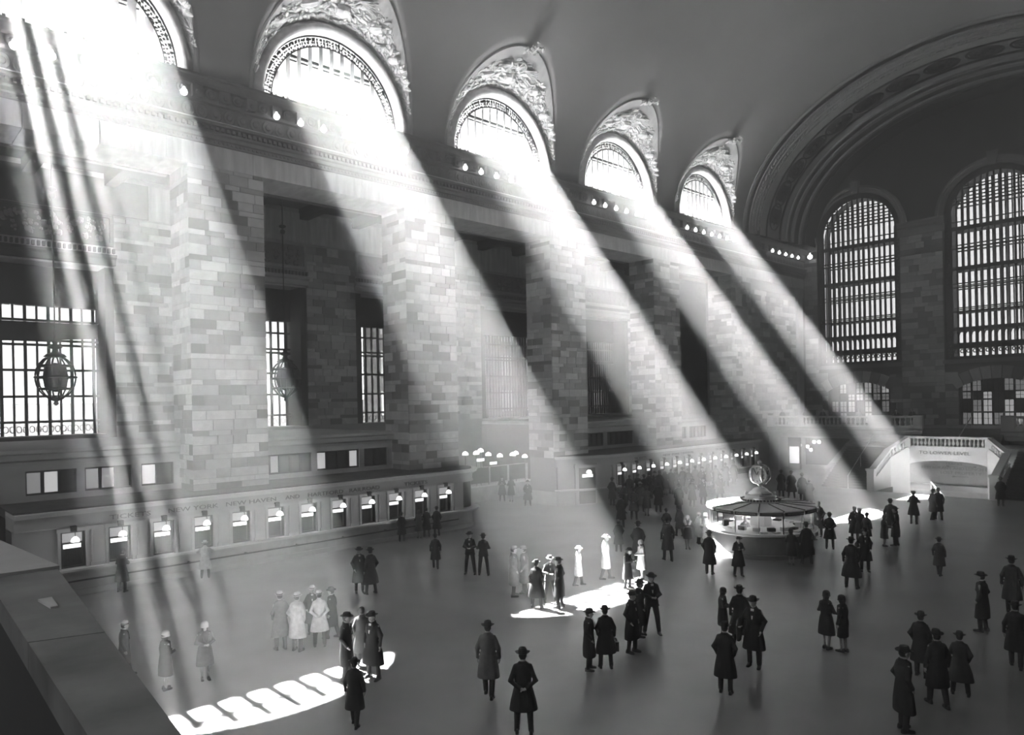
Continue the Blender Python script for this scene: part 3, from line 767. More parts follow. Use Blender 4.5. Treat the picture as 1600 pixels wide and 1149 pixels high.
# ------------------------------------------------------------------ end wall
wl = empty('wall_end'); struct(wl, 'end wall with three tall arched windows')
hb = [(28.05, 3.9, 10.15, 23.1, 3.9), (16.5, 3.9, 10.15, 23.1, 3.9), (4.95, 3.9, 10.15, 23.1, 3.9)]
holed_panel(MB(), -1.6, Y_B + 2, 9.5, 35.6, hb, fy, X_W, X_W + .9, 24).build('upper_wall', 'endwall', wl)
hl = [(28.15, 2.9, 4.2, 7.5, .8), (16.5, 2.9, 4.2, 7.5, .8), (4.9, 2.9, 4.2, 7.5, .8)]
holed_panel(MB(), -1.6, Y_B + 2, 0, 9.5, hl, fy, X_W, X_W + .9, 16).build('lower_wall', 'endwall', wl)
rngw = random.Random(77)
def wall_block(a, b, c, d): return (X_W - .06, X_W, a, b, c, d)
we2 = empty('wall_end_blocks'); struct(we2, 'stone facing of the end wall')
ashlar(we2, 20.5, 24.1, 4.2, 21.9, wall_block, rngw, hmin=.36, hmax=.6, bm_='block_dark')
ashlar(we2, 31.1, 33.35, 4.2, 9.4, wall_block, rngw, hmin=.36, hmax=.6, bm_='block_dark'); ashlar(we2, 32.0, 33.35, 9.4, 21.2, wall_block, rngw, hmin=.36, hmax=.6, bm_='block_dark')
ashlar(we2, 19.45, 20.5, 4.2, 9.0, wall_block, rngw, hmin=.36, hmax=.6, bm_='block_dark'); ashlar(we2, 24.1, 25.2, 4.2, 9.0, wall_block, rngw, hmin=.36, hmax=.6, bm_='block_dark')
# voussoirs over the low arches
for yc in (28.15, 16.5):
    for i in range(-4, 5):
        a = i * .13; rr = 5.6
        cz = 8.35 - rr; p0 = (yc + math.sin(a) * (rr + .02), cz + math.cos(a) * (rr + .02)); 
        vv = MB(); da = .058
        vv.hexa([(X_W - .08, yc + math.sin(a - da) * rr, cz + math.cos(a - da) * rr), (X_W - .08, yc + math.sin(a + da) * rr, cz + math.cos(a + da) * rr), (X_W, yc + math.sin(a + da) * rr, cz + math.cos(a + da) * rr), (X_W, yc + math.sin(a - da) * rr, cz + math.cos(a - da) * rr),
                 (X_W - .08, yc + math.sin(a - da) * (rr + 1.1), cz + math.cos(a - da) * (rr + 1.1)), (X_W - .08, yc + math.sin(a + da) * (rr + 1.1), cz + math.cos(a + da) * (rr + 1.1)), (X_W, yc + math.sin(a + da) * (rr + 1.1), cz + math.cos(a + da) * (rr + 1.1)), (X_W, yc + math.sin(a - da) * (rr + 1.1), cz + math.cos(a - da) * (rr + 1.1))])
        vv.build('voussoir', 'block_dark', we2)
# capital band over the pier, keystones and archivolts
for a, b in ((20.3, 24.25), (31.9, 33.4), (8.75, 12.7)):
    MB().prism([(X_W, 21.9), (X_W - .12, 21.95), (X_W - .12, 22.6), (X_W - .3, 22.75), (X_W - .4, 23.05), (X_W - .4, 23.2), (X_W, 23.3)], lambda p_, z, q: (p_, q, z), a, b).build('capital_band', 'cornice', we2)
for yc, *_ in hb:
    rows = []
    for i in range(37):
        a = PI * i / 36; ca, sa = math.cos(a), math.sin(a)
        rows.append([(X_W - d_, yc + (r_) * ca, 23.1 + r_ * sa) for r_, d_ in ((4.6, 0), (4.58, .12), (4.35, .16), (4.3, .1), (4.1, .1), (3.92, .0), (3.9, -.5))])
    MB().grid(rows).build('archivolt', 'cornice', we2, smooth=False)
    MB().hexa([(X_W - .3, yc - .28, 26.9), (X_W - .3, yc + .28, 26.9), (X_W, yc + .28, 26.9), (X_W, yc - .28, 26.9), (X_W - .3, yc - .42, 28.1), (X_W - .3, yc + .42, 28.1), (X_W, yc + .42, 28.1), (X_W, yc - .42, 28.1)]).build('keystone', 'cornice', we2)
    MB().box(X_W - .25, X_W + .3, yc - 4.1, yc + 4.1, 9.75, 10.1).build('sill', 'cornice', we2)
def tall_window(n, yc, lab, full=True):
    t = empty('window_%d' % n, (X_W, yc, 0)); struct(t, lab); ub = unit_box('iron')
    def top(y): return 23.1 + math.sqrt(max(0, 3.45 ** 2 - y * y))
    for layer, (xo, th) in enumerate(((.35, .1), (1.9, .09))):
        if layer and not full: break
        fr = MB()
        fr.grid([[(xo - .1, 3.9 * math.cos(a), 23.1 + 3.9 * math.sin(a)), (xo - .1, 3.42 * math.cos(a), 23.1 + 3.42 * math.sin(a)), (xo + .1, 3.42 * math.cos(a), 23.1 + 3.42 * math.sin(a)), (xo + .1, 3.9 * math.cos(a), 23.1 + 3.9 * math.sin(a))] for a in [PI * i / 24 for i in range(25)]])
        fr.box(xo - .1, xo + .1, -3.9, -3.42, 10.15, 23.1).box(xo - .1, xo + .1, 3.42, 3.9, 10.15, 23.1).box(xo - .1, xo + .1, -3.9, 3.9, 10.15, 10.4)
        fr.build('window_frame', 'iron', t)
        for i in range(15):
            y = -3.43 + .49 * i
            h = top(y) if abs(y) < 3.4 else 23.2
            inst('mullion', ub, t, (xo, y, (10.2 + h) / 2), (.16, th + (.06 if i % 2 == 0 else 0), h - 10.2))
        for z, hh in ((11.5, .2), (12.85, .32), (14.4, .16), (14.75, .1), (16.6, .12), (16.95, .1), (18.3, .34), (20.1, .13), (20.4, .1), (21.9, .36), (22.5, .08), (24.1, .12), (24.4, .08), (24.7, .08), (25.4, .1), (25.65, .07)):
            hw = 3.45 if z < 23.1 else math.sqrt(max(.1, 3.45 ** 2 - (z - 23.1) ** 2))
            if layer and hh < .1: continue
            inst('transom', ub, t, (xo - .02, 0, z), (.14, 2 * hw, hh))
    # scalloped arcade and scroll band at the foot
    sc = MB()
    for i in range(14):
        y = -3.2 + .49 * i
        sc.tube([(.3, y + .2 * math.cos(q), 12.3 + .3 * math.sin(q)) for q in [j * PI / 6 for j in range(7)]], .05, 4)
        sc.tube([(.3, y + .13 * math.cos(q), 10.85 + .16 * math.sin(q)) for q in [j * PI / 3 for j in range(7)]], .05, 4)
        sc.box(.25, .35, y - .2, y + .2, 11.05, 11.4)
    sc.build('scroll_band', 'iron', t, kind='stuff')
    # small leaf discs in the side frames
    lf = MB(); z = 10.4
    while z < 23: 
        for s_ in (-3.66, 3.66): lf.ball((.22, s_ + .08 * math.sin(z * 7), z), .09, 5, 3)
        z += .32
    lf.build('side_ornament', 'bronze', t, kind='stuff')
    gp = mesh_of(MB().box(-.01, .01, -.5, .5, -.5, .5), 'pane', 'glass')
    zs_ = [10.3, 12.85, 14.6, 18.3, 21.9]
    if full:
        for i in range(14):
            y = -3.185 + .49 * i
            for a, b in zip(zs_, zs_[1:] + [top(y)]):
                inst('pane', gp, t, (.45, y, (a + b) / 2), (1, .48, b - a - .02))
    else: inst('pane', gp, t, (.45, 0, 18.4), (1, 7.4, 16.2))
tall_window(11, 28.05, 'left tall arched window of the end wall, beside the corner')
tall_window(12, 16.5, 'middle tall arched window of the end wall, cut by the right edge')
tall_window(13, 4.95, 'third tall arched window of the end wall', False)
def low_window(n, yc, lab):
    t = empty('window_%d' % n, (X_W, yc, 0)); struct(t, lab); ub = unit_box('iron'); rng = random.Random(n)
    inst('backing', unit_box('dark'), t, (1.2, 0, 6.3), (.1, 6.4, 4.6))
    for i in range(8): inst('mullion', ub, t, (.35, -2.8 + .8 * i, 6.2), (.22, .14, 4.1))
    for z in (5.35, 6.5, 7.2): inst('transom', ub, t, (.35, 0, z), (.2, 5.7, .13))
    for i in range(7):
        for z0, z1 in ((4.3, 5.3), (5.42, 6.43), (6.57, 7.15), (7.27, 7.5 + .8 * math.sqrt(max(0, 1 - ((-2.4 + .8 * i) / 2.9) ** 2)))):
            if z1 < z0 + .1: continue
            v = rng.random(); m_ = 'panel_mid' if v > .74 else ('panel_dim' if v > .3 else 'dark')
            ibox('pane', m_, t, .42, .44, -2.73 + .8 * i, -2.07 + .8 * i, z0, z1)
            ibox('glazing_bar', 'iron', t, .36, .42, -2.42 + .8 * i, -2.38 + .8 * i, z0, z1); ibox('glazing_bar', 'iron', t, .36, .42, -2.73 + .8 * i, -2.07 + .8 * i, (z0 + z1) / 2 - .02, (z0 + z1) / 2 + .02)
low_window(14, 28.15, 'low segmental window behind the balcony, crossed by the last sunbeam')
low_window(15, 16.5, 'low segmental window at the head of the stairs, partly lit')

# transverse arch bands on the vault near the end wall
ar = empty('trim_2'); struct(ar, 'stepped arch with medallions framing the end wall')
def arc_pt(th, ins): return (YC + (HW - ins) * math.cos(th), 22.3 + (12.1 - ins) * math.sin(th))
def band(x0, x1, i0, i1, m, name='arch_band', n=72):
    rows = []
    for i in range(n + 1):
        th = PI * i / n; (y0, z0), (y1, z1) = arc_pt(th, i0), arc_pt(th, i1); (y2, z2) = arc_pt(th, -.1)
        rows.append([(x0, y2, z2), (x0, y0, z0), (x1, y1, z1), (x1, y2, z2)])
    return MB().grid(rows).build(name, m, ar)
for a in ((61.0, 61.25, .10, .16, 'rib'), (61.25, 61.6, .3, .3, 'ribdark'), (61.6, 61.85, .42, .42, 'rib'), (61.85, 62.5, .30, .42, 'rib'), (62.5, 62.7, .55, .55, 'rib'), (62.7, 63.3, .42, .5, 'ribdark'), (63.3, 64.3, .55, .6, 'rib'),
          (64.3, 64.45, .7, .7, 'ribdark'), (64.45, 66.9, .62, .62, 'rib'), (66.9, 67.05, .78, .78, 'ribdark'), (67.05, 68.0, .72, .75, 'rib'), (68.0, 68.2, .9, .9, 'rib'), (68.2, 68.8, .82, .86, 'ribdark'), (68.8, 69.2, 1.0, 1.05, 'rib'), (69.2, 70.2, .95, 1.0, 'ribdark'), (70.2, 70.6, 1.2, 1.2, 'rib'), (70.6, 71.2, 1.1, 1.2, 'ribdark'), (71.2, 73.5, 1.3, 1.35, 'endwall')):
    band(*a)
# leaf ornament along two bands
lf = MB(); rng = random.Random(9)
for i in range(260):
    th = .04 + (PI * .62) * i / 260
    for xx, ins in ((62.15, .38), (63.0, .48)):
        y, z = arc_pt(th, ins + .02); lf.ball((xx + rng.uniform(-.12, .12), y, z), rng.uniform(.08, .16), 5, 3)
lf.build('leaf_band', 'rib', ar, kind='stuff')
# medallions
md = MB()
def ring_pts(r1, r2, n=24): return [(r1 * math.cos(2 * PI * i / n), r2 * math.sin(2 * PI * i / n)) for i in range(n + 1)]
md.tube([(a, b, .0) for a, b in ring_pts(.95, 1.25)], .12, 6, False); md.tube([(a, b, .0) for a, b in ring_pts(.72, 1.0)], .05, 5, False)
md.ball((0, 0, 0), .3, 8, 4)
for i in range(8):
    a = i * PI / 4; md.ball((.5 * math.cos(a), .65 * math.sin(a), 0), .14, 6, 3)
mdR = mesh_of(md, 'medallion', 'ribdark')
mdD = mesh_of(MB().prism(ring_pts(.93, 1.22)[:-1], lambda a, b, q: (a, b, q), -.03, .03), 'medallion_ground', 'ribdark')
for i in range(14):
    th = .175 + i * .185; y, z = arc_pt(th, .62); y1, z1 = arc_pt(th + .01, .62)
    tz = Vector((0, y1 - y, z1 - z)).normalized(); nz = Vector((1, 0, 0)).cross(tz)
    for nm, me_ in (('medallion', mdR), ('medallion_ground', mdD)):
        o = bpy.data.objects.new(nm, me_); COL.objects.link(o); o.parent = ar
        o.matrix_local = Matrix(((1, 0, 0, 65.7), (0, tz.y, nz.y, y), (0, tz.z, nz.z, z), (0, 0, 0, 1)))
# framed foot panel of the arch
MB().box(64.6, 66.8, 33.0, 33.4, 22.4, 23.2).build('foot_panel', 'rib', ar)

# ------------------------------------------------------------------ balcony at the end wall
XB = 65.5
balM = MB().lathe([(.09, 0), (.09, .06), (.05, .09), (.06, .14), (.10, .24), (.085, .34), (.045, .44), (.04, .52), (.07, .56), (.07, .6)], (0, 0, 0), 8)
balM = mesh_of(balM, 'baluster', 'marble')
for p_ in balM.polygons: p_.use_smooth = True
def balustrade(t, pts, zt, h=.95, pitch=.34, solid=(), m='marble', w_=.17):
    """pts [(x,y,z)] base points of the railing run"""
    for i in range(len(pts) - 1):
        a, b = Vector(pts[i]), Vector(pts[i + 1]); d_ = (b - a); L_ = math.hypot(d_.x, d_.y); dh = Vector((d_.x, d_.y, 0)).normalized(); nn = Vector((-dh.y, dh.x, 0))
        def bar(z0, z1, ww, nm):
            p = [a - nn * ww + Vector((0, 0, z0)), b - nn * ww + Vector((0, 0, z0)), b + nn * ww + Vector((0, 0, z0)), a + nn * ww + Vector((0, 0, z0)),
                 a - nn * ww + Vector((0, 0, z1)), b - nn * ww + Vector((0, 0, z1)), b + nn * ww + Vector((0, 0, z1)), a + nn * ww + Vector((0, 0, z1))]
            MB().hexa(p).build(nm, m, t)
        bar(0, .16, w_, 'plinth_rail'); bar(h - .16, h, w_ + .06, 'hand_rail')
        if i in solid: bar(.16, h - .16, w_ - .02, 'parapet_panel'); continue
        n = max(2, int(L_ / pitch)); sc_ = (h - .32) / .6
        for j in range(n):
            f_ = (j + .5) / n; q = a + d_ * f_
            inst('baluster', balM, t, (q.x, q.y, q.z + .15), (1.1, 1.1, sc_))
bl = empty('balcony', (0, 0, 0)); tag(bl, 'marble balcony with a balustrade across the end of the hall', None, None, 'structure')
MB().box(XB, X_W, 20.0, 33.6, 3.75, 4.2).box(XB, X_W, -.4, 14.5, 3.75, 4.2).box(67.0, X_W, 14.5, 20.0, 3.75, 4.2).build('balcony_floor', 'marble2', bl)
for a, b in ((20.0, 33.6), (-.4, 14.5)):
    MB().prism([(XB + .3, 3.3), (XB + .05, 3.35), (XB - .05, 3.6), (XB - .2, 3.7), (XB - .2, 3.95), (XB - .05, 4.05), (XB - .05, 4.25), (XB + .3, 4.25)], lambda p_, z, q: (p_, q, z), a, b).build('fascia', 'marble2', bl)
balustrade(bl, [(XB + .1, 33.6, 4.25), (XB + .1, 30.4, 4.25), (XB + .1, 26.4, 4.25), (XB + .1, 22.9, 4.25)], 0, .98, .36, solid=())
for (ya, yb) in ((24.3, 22.4), (33.6, 33.0), (30.6, 30.2)):
    MB().box(XB - .12, XB + .32, min(ya, yb), max(ya, yb), 4.2, 5.3).build('pedestal', 'marble', bl)
balustrade(bl, [(XB + .1, 22.4, 4.25), (XB + .1, 20.7, 4.25)], 0, .98, .34)
MB().box(XB - .12, XB + .32, 20.0, 20.7, 4.2, 5.28).build('pedestal', 'marble', bl)
MB().box(XB - .12, XB + .32, 13.6, 14.5, 4.2, 5.28).build('pedestal', 'marble2', bl)
balustrade(bl, [(XB + .1, 13.6, 4.25), (XB + .1, 6.0, 4.25)], 0, .98, .34, m='marble2')
# wall below the balcony with dark openings
bwl = MB().box(XB + .2, XB + .6, 32.7, 33.6, 0, 3.8).box(XB + .2, XB + .6, 24.8, 26.0, 0, 3.8).box(XB + .2, XB + .6, 20, 24.8, 0, 3.8).box(XB + .2, XB + .6, 26, 32.7, 3.2, 3.8).box(XB + .2, XB + .6, -.4, 12.4, 0, 3.8)
bwl.build('under_wall', 'stone', bl)
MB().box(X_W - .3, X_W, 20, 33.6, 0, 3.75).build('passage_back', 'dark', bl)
po = empty('lit_doorway', (67.5, 29.0, 0)); tag(po, 'brightly lit window of a shop in the passage under the balcony', 'shop window')
a = on_x(1235, 712, 67.5).y; b = on_x(1250, 712, 67.5).y
MB().box(0, .1, a - 29, b - 29, .6, 2.2).build('lit_pane', 'panel', po); MB().box(-.05, .15, b - 29.12, b - 29, 0, 3.1).box(-.05, .15, a - 29, a - 28.88, 0, 3.1).box(-.05, .15, b - 29, a - 29, 2.2, 3.15).build('frame', 'iron', po)
MB().box(-.02, .1, b - 29, a - 29, 0, .6).build('stall_riser', 'wood', po)
gl = mesh_of(MB().ball((0, 0, 0), .16, 10, 7), 'globe', 'glow')
for i, (px, py) in enumerate(((1251, 696), (1263, 698), (1273, 691), (1281, 691), (1268, 703))):
    q = on_x(px, py, 70.0)
    o = empty('hanging_globe', tuple(q)); tag(o, ['globe lamp just right of the lit shop window', 'second globe lamp of the dim passage', 'left of the paired globes under the balcony', 'right of the paired globes under the balcony', 'lowest small globe lamp in the passage'][i], 'lamp', 'globe lamps in the passage under the balcony')
    inst('globe', gl, o, (0, 0, 0)); MB().tube([(0, 0, .1), (0, 0, 3.75 - q.z)], .02, 5).build('stem', 'bronze', o)

# ------------------------------------------------------------------ grand stair and lower-level opening
st = empty('grand_staircase', (56, 16.5, 0)); tag(st, 'double marble staircase wrapping the white lower-level arch', 'staircase')
def swall(pts, name, m):  # vertical wall through (x,y,z0,z1) with thickness along its normal
    mbx = MB()
    for p_, q_ in zip(pts[:-1], pts[1:]):
        d_ = Vector((q_[0] - p_[0], q_[1] - p_[1], 0)).normalized(); n_ = Vector((-d_.y, d_.x, 0)) * .16
        A, B = Vector((p_[0] - 56, p_[1] - 16.5, 0)), Vector((q_[0] - 56, q_[1] - 16.5, 0))
        mbx.hexa([A - n_ + up * p_[2], B - n_ + up * q_[2], B + n_ + up * q_[2], A + n_ + up * p_[2], A - n_ + up * p_[3], B - n_ + up * q_[3], B + n_ + up * q_[3], A + n_ + up * p_[3]])
    return mbx.build(name, m, st)
yl, yr = 20.35, 12.65
# face above the arch, with the arched opening
hole = [(16.72, 2.72, -3.0, 1.55, .5)]
fp_ = holed_panel(MB(), 14.0, 19.45, -3, 3.0, hole, lambda u, p_, z: (p_ - 56, u - 16.5, z), 60.0, 60.35, 20); fp_.build('arch_face', 'statuary', st)
swall([(58.7, yl, -3, 2.1), (60.1, 19.4, -3, 2.95)], 'canted_face', 'statuary'); swall([(58.7, yr, -3, 2.1), (60.1, 14.05, -3, 2.95)], 'canted_face', 'statuary')
swall([(55.35, yl, -3, .75), (58.7, yl, -3, 2.1)], 'inner_wall', 'statuary'); swall([(55.35, yr, -3, .75), (58.7, yr, -3, 2.1)], 'inner_wall', 'statuary')
brt = [(x_ - 56, y_ - 16.5, z_) for x_, y_, z_ in ((55.35, yl, .72), (58.7, yl, 2.05), (60.15, 19.4, 2.95), (60.15, 14.05, 2.95), (58.7, yr, 2.05), (55.35, yr, .72))]
balustrade(st, brt, 0, .9, .26, m='statuary')
for x_, y_, z_ in ((55.25, yl, 0), (55.25, yr, 0)):
    MB().box(x_ - 56 - .25, x_ - 56 + .25, y_ - 16.5 - .25, y_ - 16.5 + .25, z_, 1.62).box(x_ - 56 - .31, x_ - 56 + .31, y_ - 16.5 - .31, y_ - 16.5 + .31, 1.5, 1.66).build('newel', 'statuary', st)
for y_ in (19.4, 14.05): MB().box(60.15 - 56 - .22, 60.15 - 56 + .22, y_ - 16.5 - .22, y_ - 16.5 + .22, 2.9, 3.86).build('pedestal', 'statuary', st)
text('TO LOWER LEVEL', .34, 'ink', st, (59.98 - 56, 16.9 - 16.5, 2.62), (0, -1, 0), (0, 0, 1), 'carved_letters', sx=1.25)
# back wall inside the arch with directions
MB().box(62.6 - 56, 62.9 - 56, -4, 4, -4.2, 2.9).build('inner_face', 'marble2', st)
def inner_text(s_, px, py, sz, sx=1.2):
    q = on_x(px, py, 62.58); text(s_, sz, 'ink', st, (62.58 - 56, q.y - 16.5, q.z), (0, -1, 0), (0, 0, 1), 'carved_letters', sx=sx)
inner_text('TRACKS', 1491, 725.5, .24, 1.3)
inner_text('RESTAURANT AND LUNCH ROOM', 1501, 733, .30, 1.15)
inner_text('LOST PROPERTY', 1502, 740, .30, 1.25)
def arrow(px, py, L_, dr):
    q = on_x(px, py, 62.58); y_ = q.y - 16.5
    MB().box(6.55, 6.58, y_ - L_ / 2, y_ + L_ / 2, q.z - .015, q.z + .015).box(6.55, 6.58, y_ + dr * L_ / 2 - .1, y_ + dr * L_ / 2 + .1, q.z - .05, q.z + .05).build('arrow', 'ink', st)
arrow(1490, 729, .7, 1); arrow(1516, 730, .7, -1); arrow(1503, 745.5, 1.0, 1)
# ramp down
MB().hexa([(55.4 - 56, -3.85, -.2), (62.6 - 56, -3.85, -3.2), (62.6 - 56, 3.6, -3.2), (55.4 - 56, 3.6, -.2), (55.4 - 56, -3.85, 0), (62.6 - 56, -3.85, -3.0), (62.6 - 56, 3.6, -3.0), (55.4 - 56, 3.6, 0)]).build('ramp', 'marble2', st)
# flights beside the well
def flight(ya, yb, name):
    n = 17
    for i in range(n):
        x0 = 55.9 + i * .31; z1 = (i + 1) * 3.0 / (n + 1)
        o = MB().box(x0 - 56, 61.4 - 56, ya - 16.5, yb - 16.5, i * 3.0 / (n + 1), z1 - .04).box(x0 - .04 - 56, x0 + .32 - 56, ya - 16.5, yb - 16.5, z1 - .04, z1); o.build('step', 'step', st)
flight(20.5, 24.3, 'l'); flight(8.7, 12.5, 'r')
MB().box(61.2 - 56, 66 - 56, -7.8, 7.8, 2.6, 3.0).build('landing', 'marble2', st)
for i in range(6): MB().box(64.2 - 56 + i * .32, 67.2 - 56, -2.2, 3.5, 2.9 + i * .2, 3.0 + (i + 1) * .2).build('upper_step', 'wood', st)
# outer balustrades of the flights
for sg, yy in ((1, 24.5), (-1, 8.5)):
    swall([(57.4, yy, 0, .3), (62.0, yy, 0, 2.2), (XB + .2, yy, 0, 2.25)], 'outer_wall', 'marble2')
    o_ = [(57.4 - 56, yy - 16.5, .3), (62.0 - 56, yy - 16.5, 2.2), (XB + .1 - 56, yy - 16.5, 2.3)]
    balustrade(st, o_, 0, .95, .34, solid=(0, 1), m='marble2')
# brass hand rails
MB().tube([(55.9 - 56, 22.3 - 16.5, 0), (55.9 - 56, 22.3 - 16.5, .95), (58.4 - 56, 22.3 - 16.5, 2.35), (58.4 - 56, 22.3 - 16.5, 1.4)], .03, 6).tube([(58.4 - 56, 5.8, 2.35), (61.3 - 56, 5.8, 3.9)], .03, 6).build('brass_rail', 'brass', st)
q0, q1 = on_x(1500, 682, 64.2), on_x(1519, 651, 67.3)
MB().tube([(q0.x - 56, q0.y - 16.5, q0.z), (q1.x - 56, q1.y - 16.5, q1.z)], .045, 6).tube([(q1.x - 56, q1.y - 16.5, 4.2), (q1.x - 56, q1.y - 16.5, q1.z)], .03, 5).build('brass_rail', 'brass', st)
MB().tube([(61.3 - 56, 11.0 - 16.5, 3.95), (58.0 - 56, 10.2 - 16.5, 2.4), (58.0 - 56, 10.2 - 16.5, 1.2)], .035, 6).build('brass_rail', 'brass', st)
MB().tube([on_x(1456, 754, 57.5) - Vector((56, 16.5, 0)), on_x(1474, 774, 55.8) - Vector((56, 16.5, 0))], .06, 6).tube([on_x(1474, 774, 55.8) - Vector((56, 16.5, 0)), (-.2, on_x(1474, 774, 55.8).y - 16.5, 0)], .04, 6).tube([on_x(1456, 754, 57.5) - Vector((56, 16.5, 0)), (1.5, on_x(1456, 754, 57.5).y - 16.5, -.8)], .04, 6).build('brass_rail', 'brass', st)

# ------------------------------------------------------------------ marble parapet close to the camera
pp = empty('balcony_parapet', (0, 0, 0)); tag(pp, 'worn marble parapet slab running close to the lens at lower left', 'parapet')
a0, a1 = floor_at(92, 890, 6.0), floor_at(285, 1149, 6.0); b0, b1 = floor_at(0, 935, 6.0), floor_at(138, 1149, 6.0)
dA = (a1 - a0).normalized(); dB = (b1 - b0).normalized()
A0, A1, B0, B1 = a0 - dA * .0, a1 + dA * 2.2, b0 - dB * .75, b1 + dB * 2.4
def slabq(ps, z0, z1): return MB().hexa([(p_.x, p_.y, z0) for p_ in ps] + [(p_.x, p_.y, z1) for p_ in ps])
n_sl = 3
for i in range(n_sl):
    f0, f1 = i / n_sl, (i + 1) / n_sl - .002
    slabq([A0.lerp(A1, f0), A0.lerp(A1, f1), B0.lerp(B1, f1), B0.lerp(B1, f0)], 5.86, 6.0).build('coping_slab', 'parapet', pp)
slabq([A0 + Vector((-.05, 0, 0)), A1 + Vector((-.05, 0, 0)), B1 + Vector((.05, 0, 0)), B0 + Vector((.05, 0, 0))], 4.6, 5.86).build('parapet_wall', 'dark', pp)  # near-black puts the camera side's shade into the wall colour
c0, c1 = floor_at(0, 853, 6.02), floor_at(94, 884, 6.02); c2 = floor_at(38, 892, 6.02); c3 = floor_at(-60, 905, 6.02)
slabq([c0 + Vector((0.02, .6, 0)), c1, c2, c3], 5.80, 6.02).build('end_block', 'marble2', pp)
slabq([floor_at(60, 940, 6.0), floor_at(82, 936, 6.0), floor_at(92, 950, 6.0), floor_at(80, 952, 6.0)], 6.0, 6.012).build('chipped_patch', 'marble2', pp)
eb = struct(MB().box(X_E, .75, -.3, 8.6, 4.2, 4.6).build('balcony_near', 'dark'), 'near balcony floor under the parapet')  # floor near-black too, its shade carried by the colour
# ------------------------------------------------------------------ information booth with the four-faced clock
rc = ray(1190, 826); BC = Vector((rc.x * 33.3, rc.y * 33.3, 0))
bt = empty('information_booth', tuple(BC)); tag(bt, 'round information booth with a four-faced brass clock on its roof', 'booth')
BR = 2.3
MB().lathe([(BR + .0, 0), (BR + .0, .18), (BR - .05, .2), (BR - .05, .98), (BR - .3, .98), (BR - .3, 0)], (0, 0, 0), 48).build('base_drum', 'drum', bt, smooth=False)
MB().lathe([(BR - .35, 1.02), (BR + .1, 1.0), (BR + .16, 1.04), (BR + .16, 1.12), (BR - .35, 1.14)], (0, 0, 0), 48).build('counter', 'marble', bt, smooth=False)
MB().lathe([(.5, 2.12), (BR + .06, 2.05), (BR + .06, 2.02), (.5, 2.08)], (0, 0, 0), 48).build('ceiling', 'white', bt)
n = 14; facing_ = math.atan2(-BC.y, -BC.x)
for i in range(n):
    a0_, a1_ = 2 * PI * i / n + .02, 2 * PI * (i + 1) / n - .02
    rows = []
    for j in range(5):
        a = a0_ + (a1_ - a0_) * j / 4; rows.append([(.6 * math.cos(a), .6 * math.sin(a), 2.25), ((BR + .12) * math.cos(a), (BR + .12) * math.sin(a), 2.12), ((BR + .12) * math.cos(a), (BR + .12) * math.sin(a), 2.07), (.6 * math.cos(a), .6 * math.sin(a), 2.2)])
    MB().grid(rows).build('roof_panel', 'awning', bt)
    a = 2 * PI * i / n
    MB().tube([(.6 * math.cos(a), .6 * math.sin(a), 2.26), ((BR + .12) * math.cos(a), (BR + .12) * math.sin(a), 2.13)], .022, 4).build('roof_rib', 'iron', bt)
    MB().tube([((BR) * math.cos(a), BR * math.sin(a), 1.12), (BR * math.cos(a), BR * math.sin(a), 2.1)], .028, 6).build('window_post', 'brass' if i % 3 else 'iron', bt)
    rows = []
    for j in range(5):
        q = a0_ + (a1_ - a0_) * j / 4; rows.append([((BR + .1) * math.cos(q), (BR + .1) * math.sin(q), 1.92), ((BR + .1) * math.cos(q), (BR + .1) * math.sin(q), 2.08), ((BR + .07) * math.cos(q), (BR + .07) * math.sin(q), 2.08), ((BR + .07) * math.cos(q), (BR + .07) * math.sin(q), 1.92)])
    MB().grid(rows, True).build('sign_board', 'iron', bt)
    am = (a0_ + a1_) / 2
    g_ = MB(); w_ = BR * .99
    g_.quad((w_ * math.cos(a0_), w_ * math.sin(a0_), 1.14), (w_ * math.cos(a1_), w_ * math.sin(a1_), 1.14), (w_ * math.cos(a1_), w_ * math.sin(a1_), 1.92), (w_ * math.cos(a0_), w_ * math.sin(a0_), 1.92)); g_.build('pane', 'glass', bt)
    # lettering only on boards towards the camera
    rr = BR + .105; 
    lit_ = math.cos(am - facing_) > .55 and math.sin(am - facing_) < -.0
    if False: MB().hexa([((rr - .004) * math.cos(q), (rr - .004) * math.sin(q), z_) for z_ in (1.94,) for q in (a0_ + .05, a1_ - .05)] + [((rr - .01) * math.cos(q), (rr - .01) * math.sin(q), 1.94) for q in (a1_ - .05, a0_ + .05)] + [((rr - .004) * math.cos(q), (rr - .004) * math.sin(q), 2.06) for q in (a0_ + .05, a1_ - .05)] + [((rr - .01) * math.cos(q), (rr - .01) * math.sin(q), 2.06) for q in (a1_ - .05, a0_ + .05)]).build('label_plate', 'white', bt)
    text('INFORMATION', .115, 'white' if lit_ else 'marble2', bt, (rr * math.cos(am), rr * math.sin(am), 2.0), (-math.sin(am), math.cos(am), 0), (0, 0, 1), 'sign_letters', depth=.004, sx=1.05)
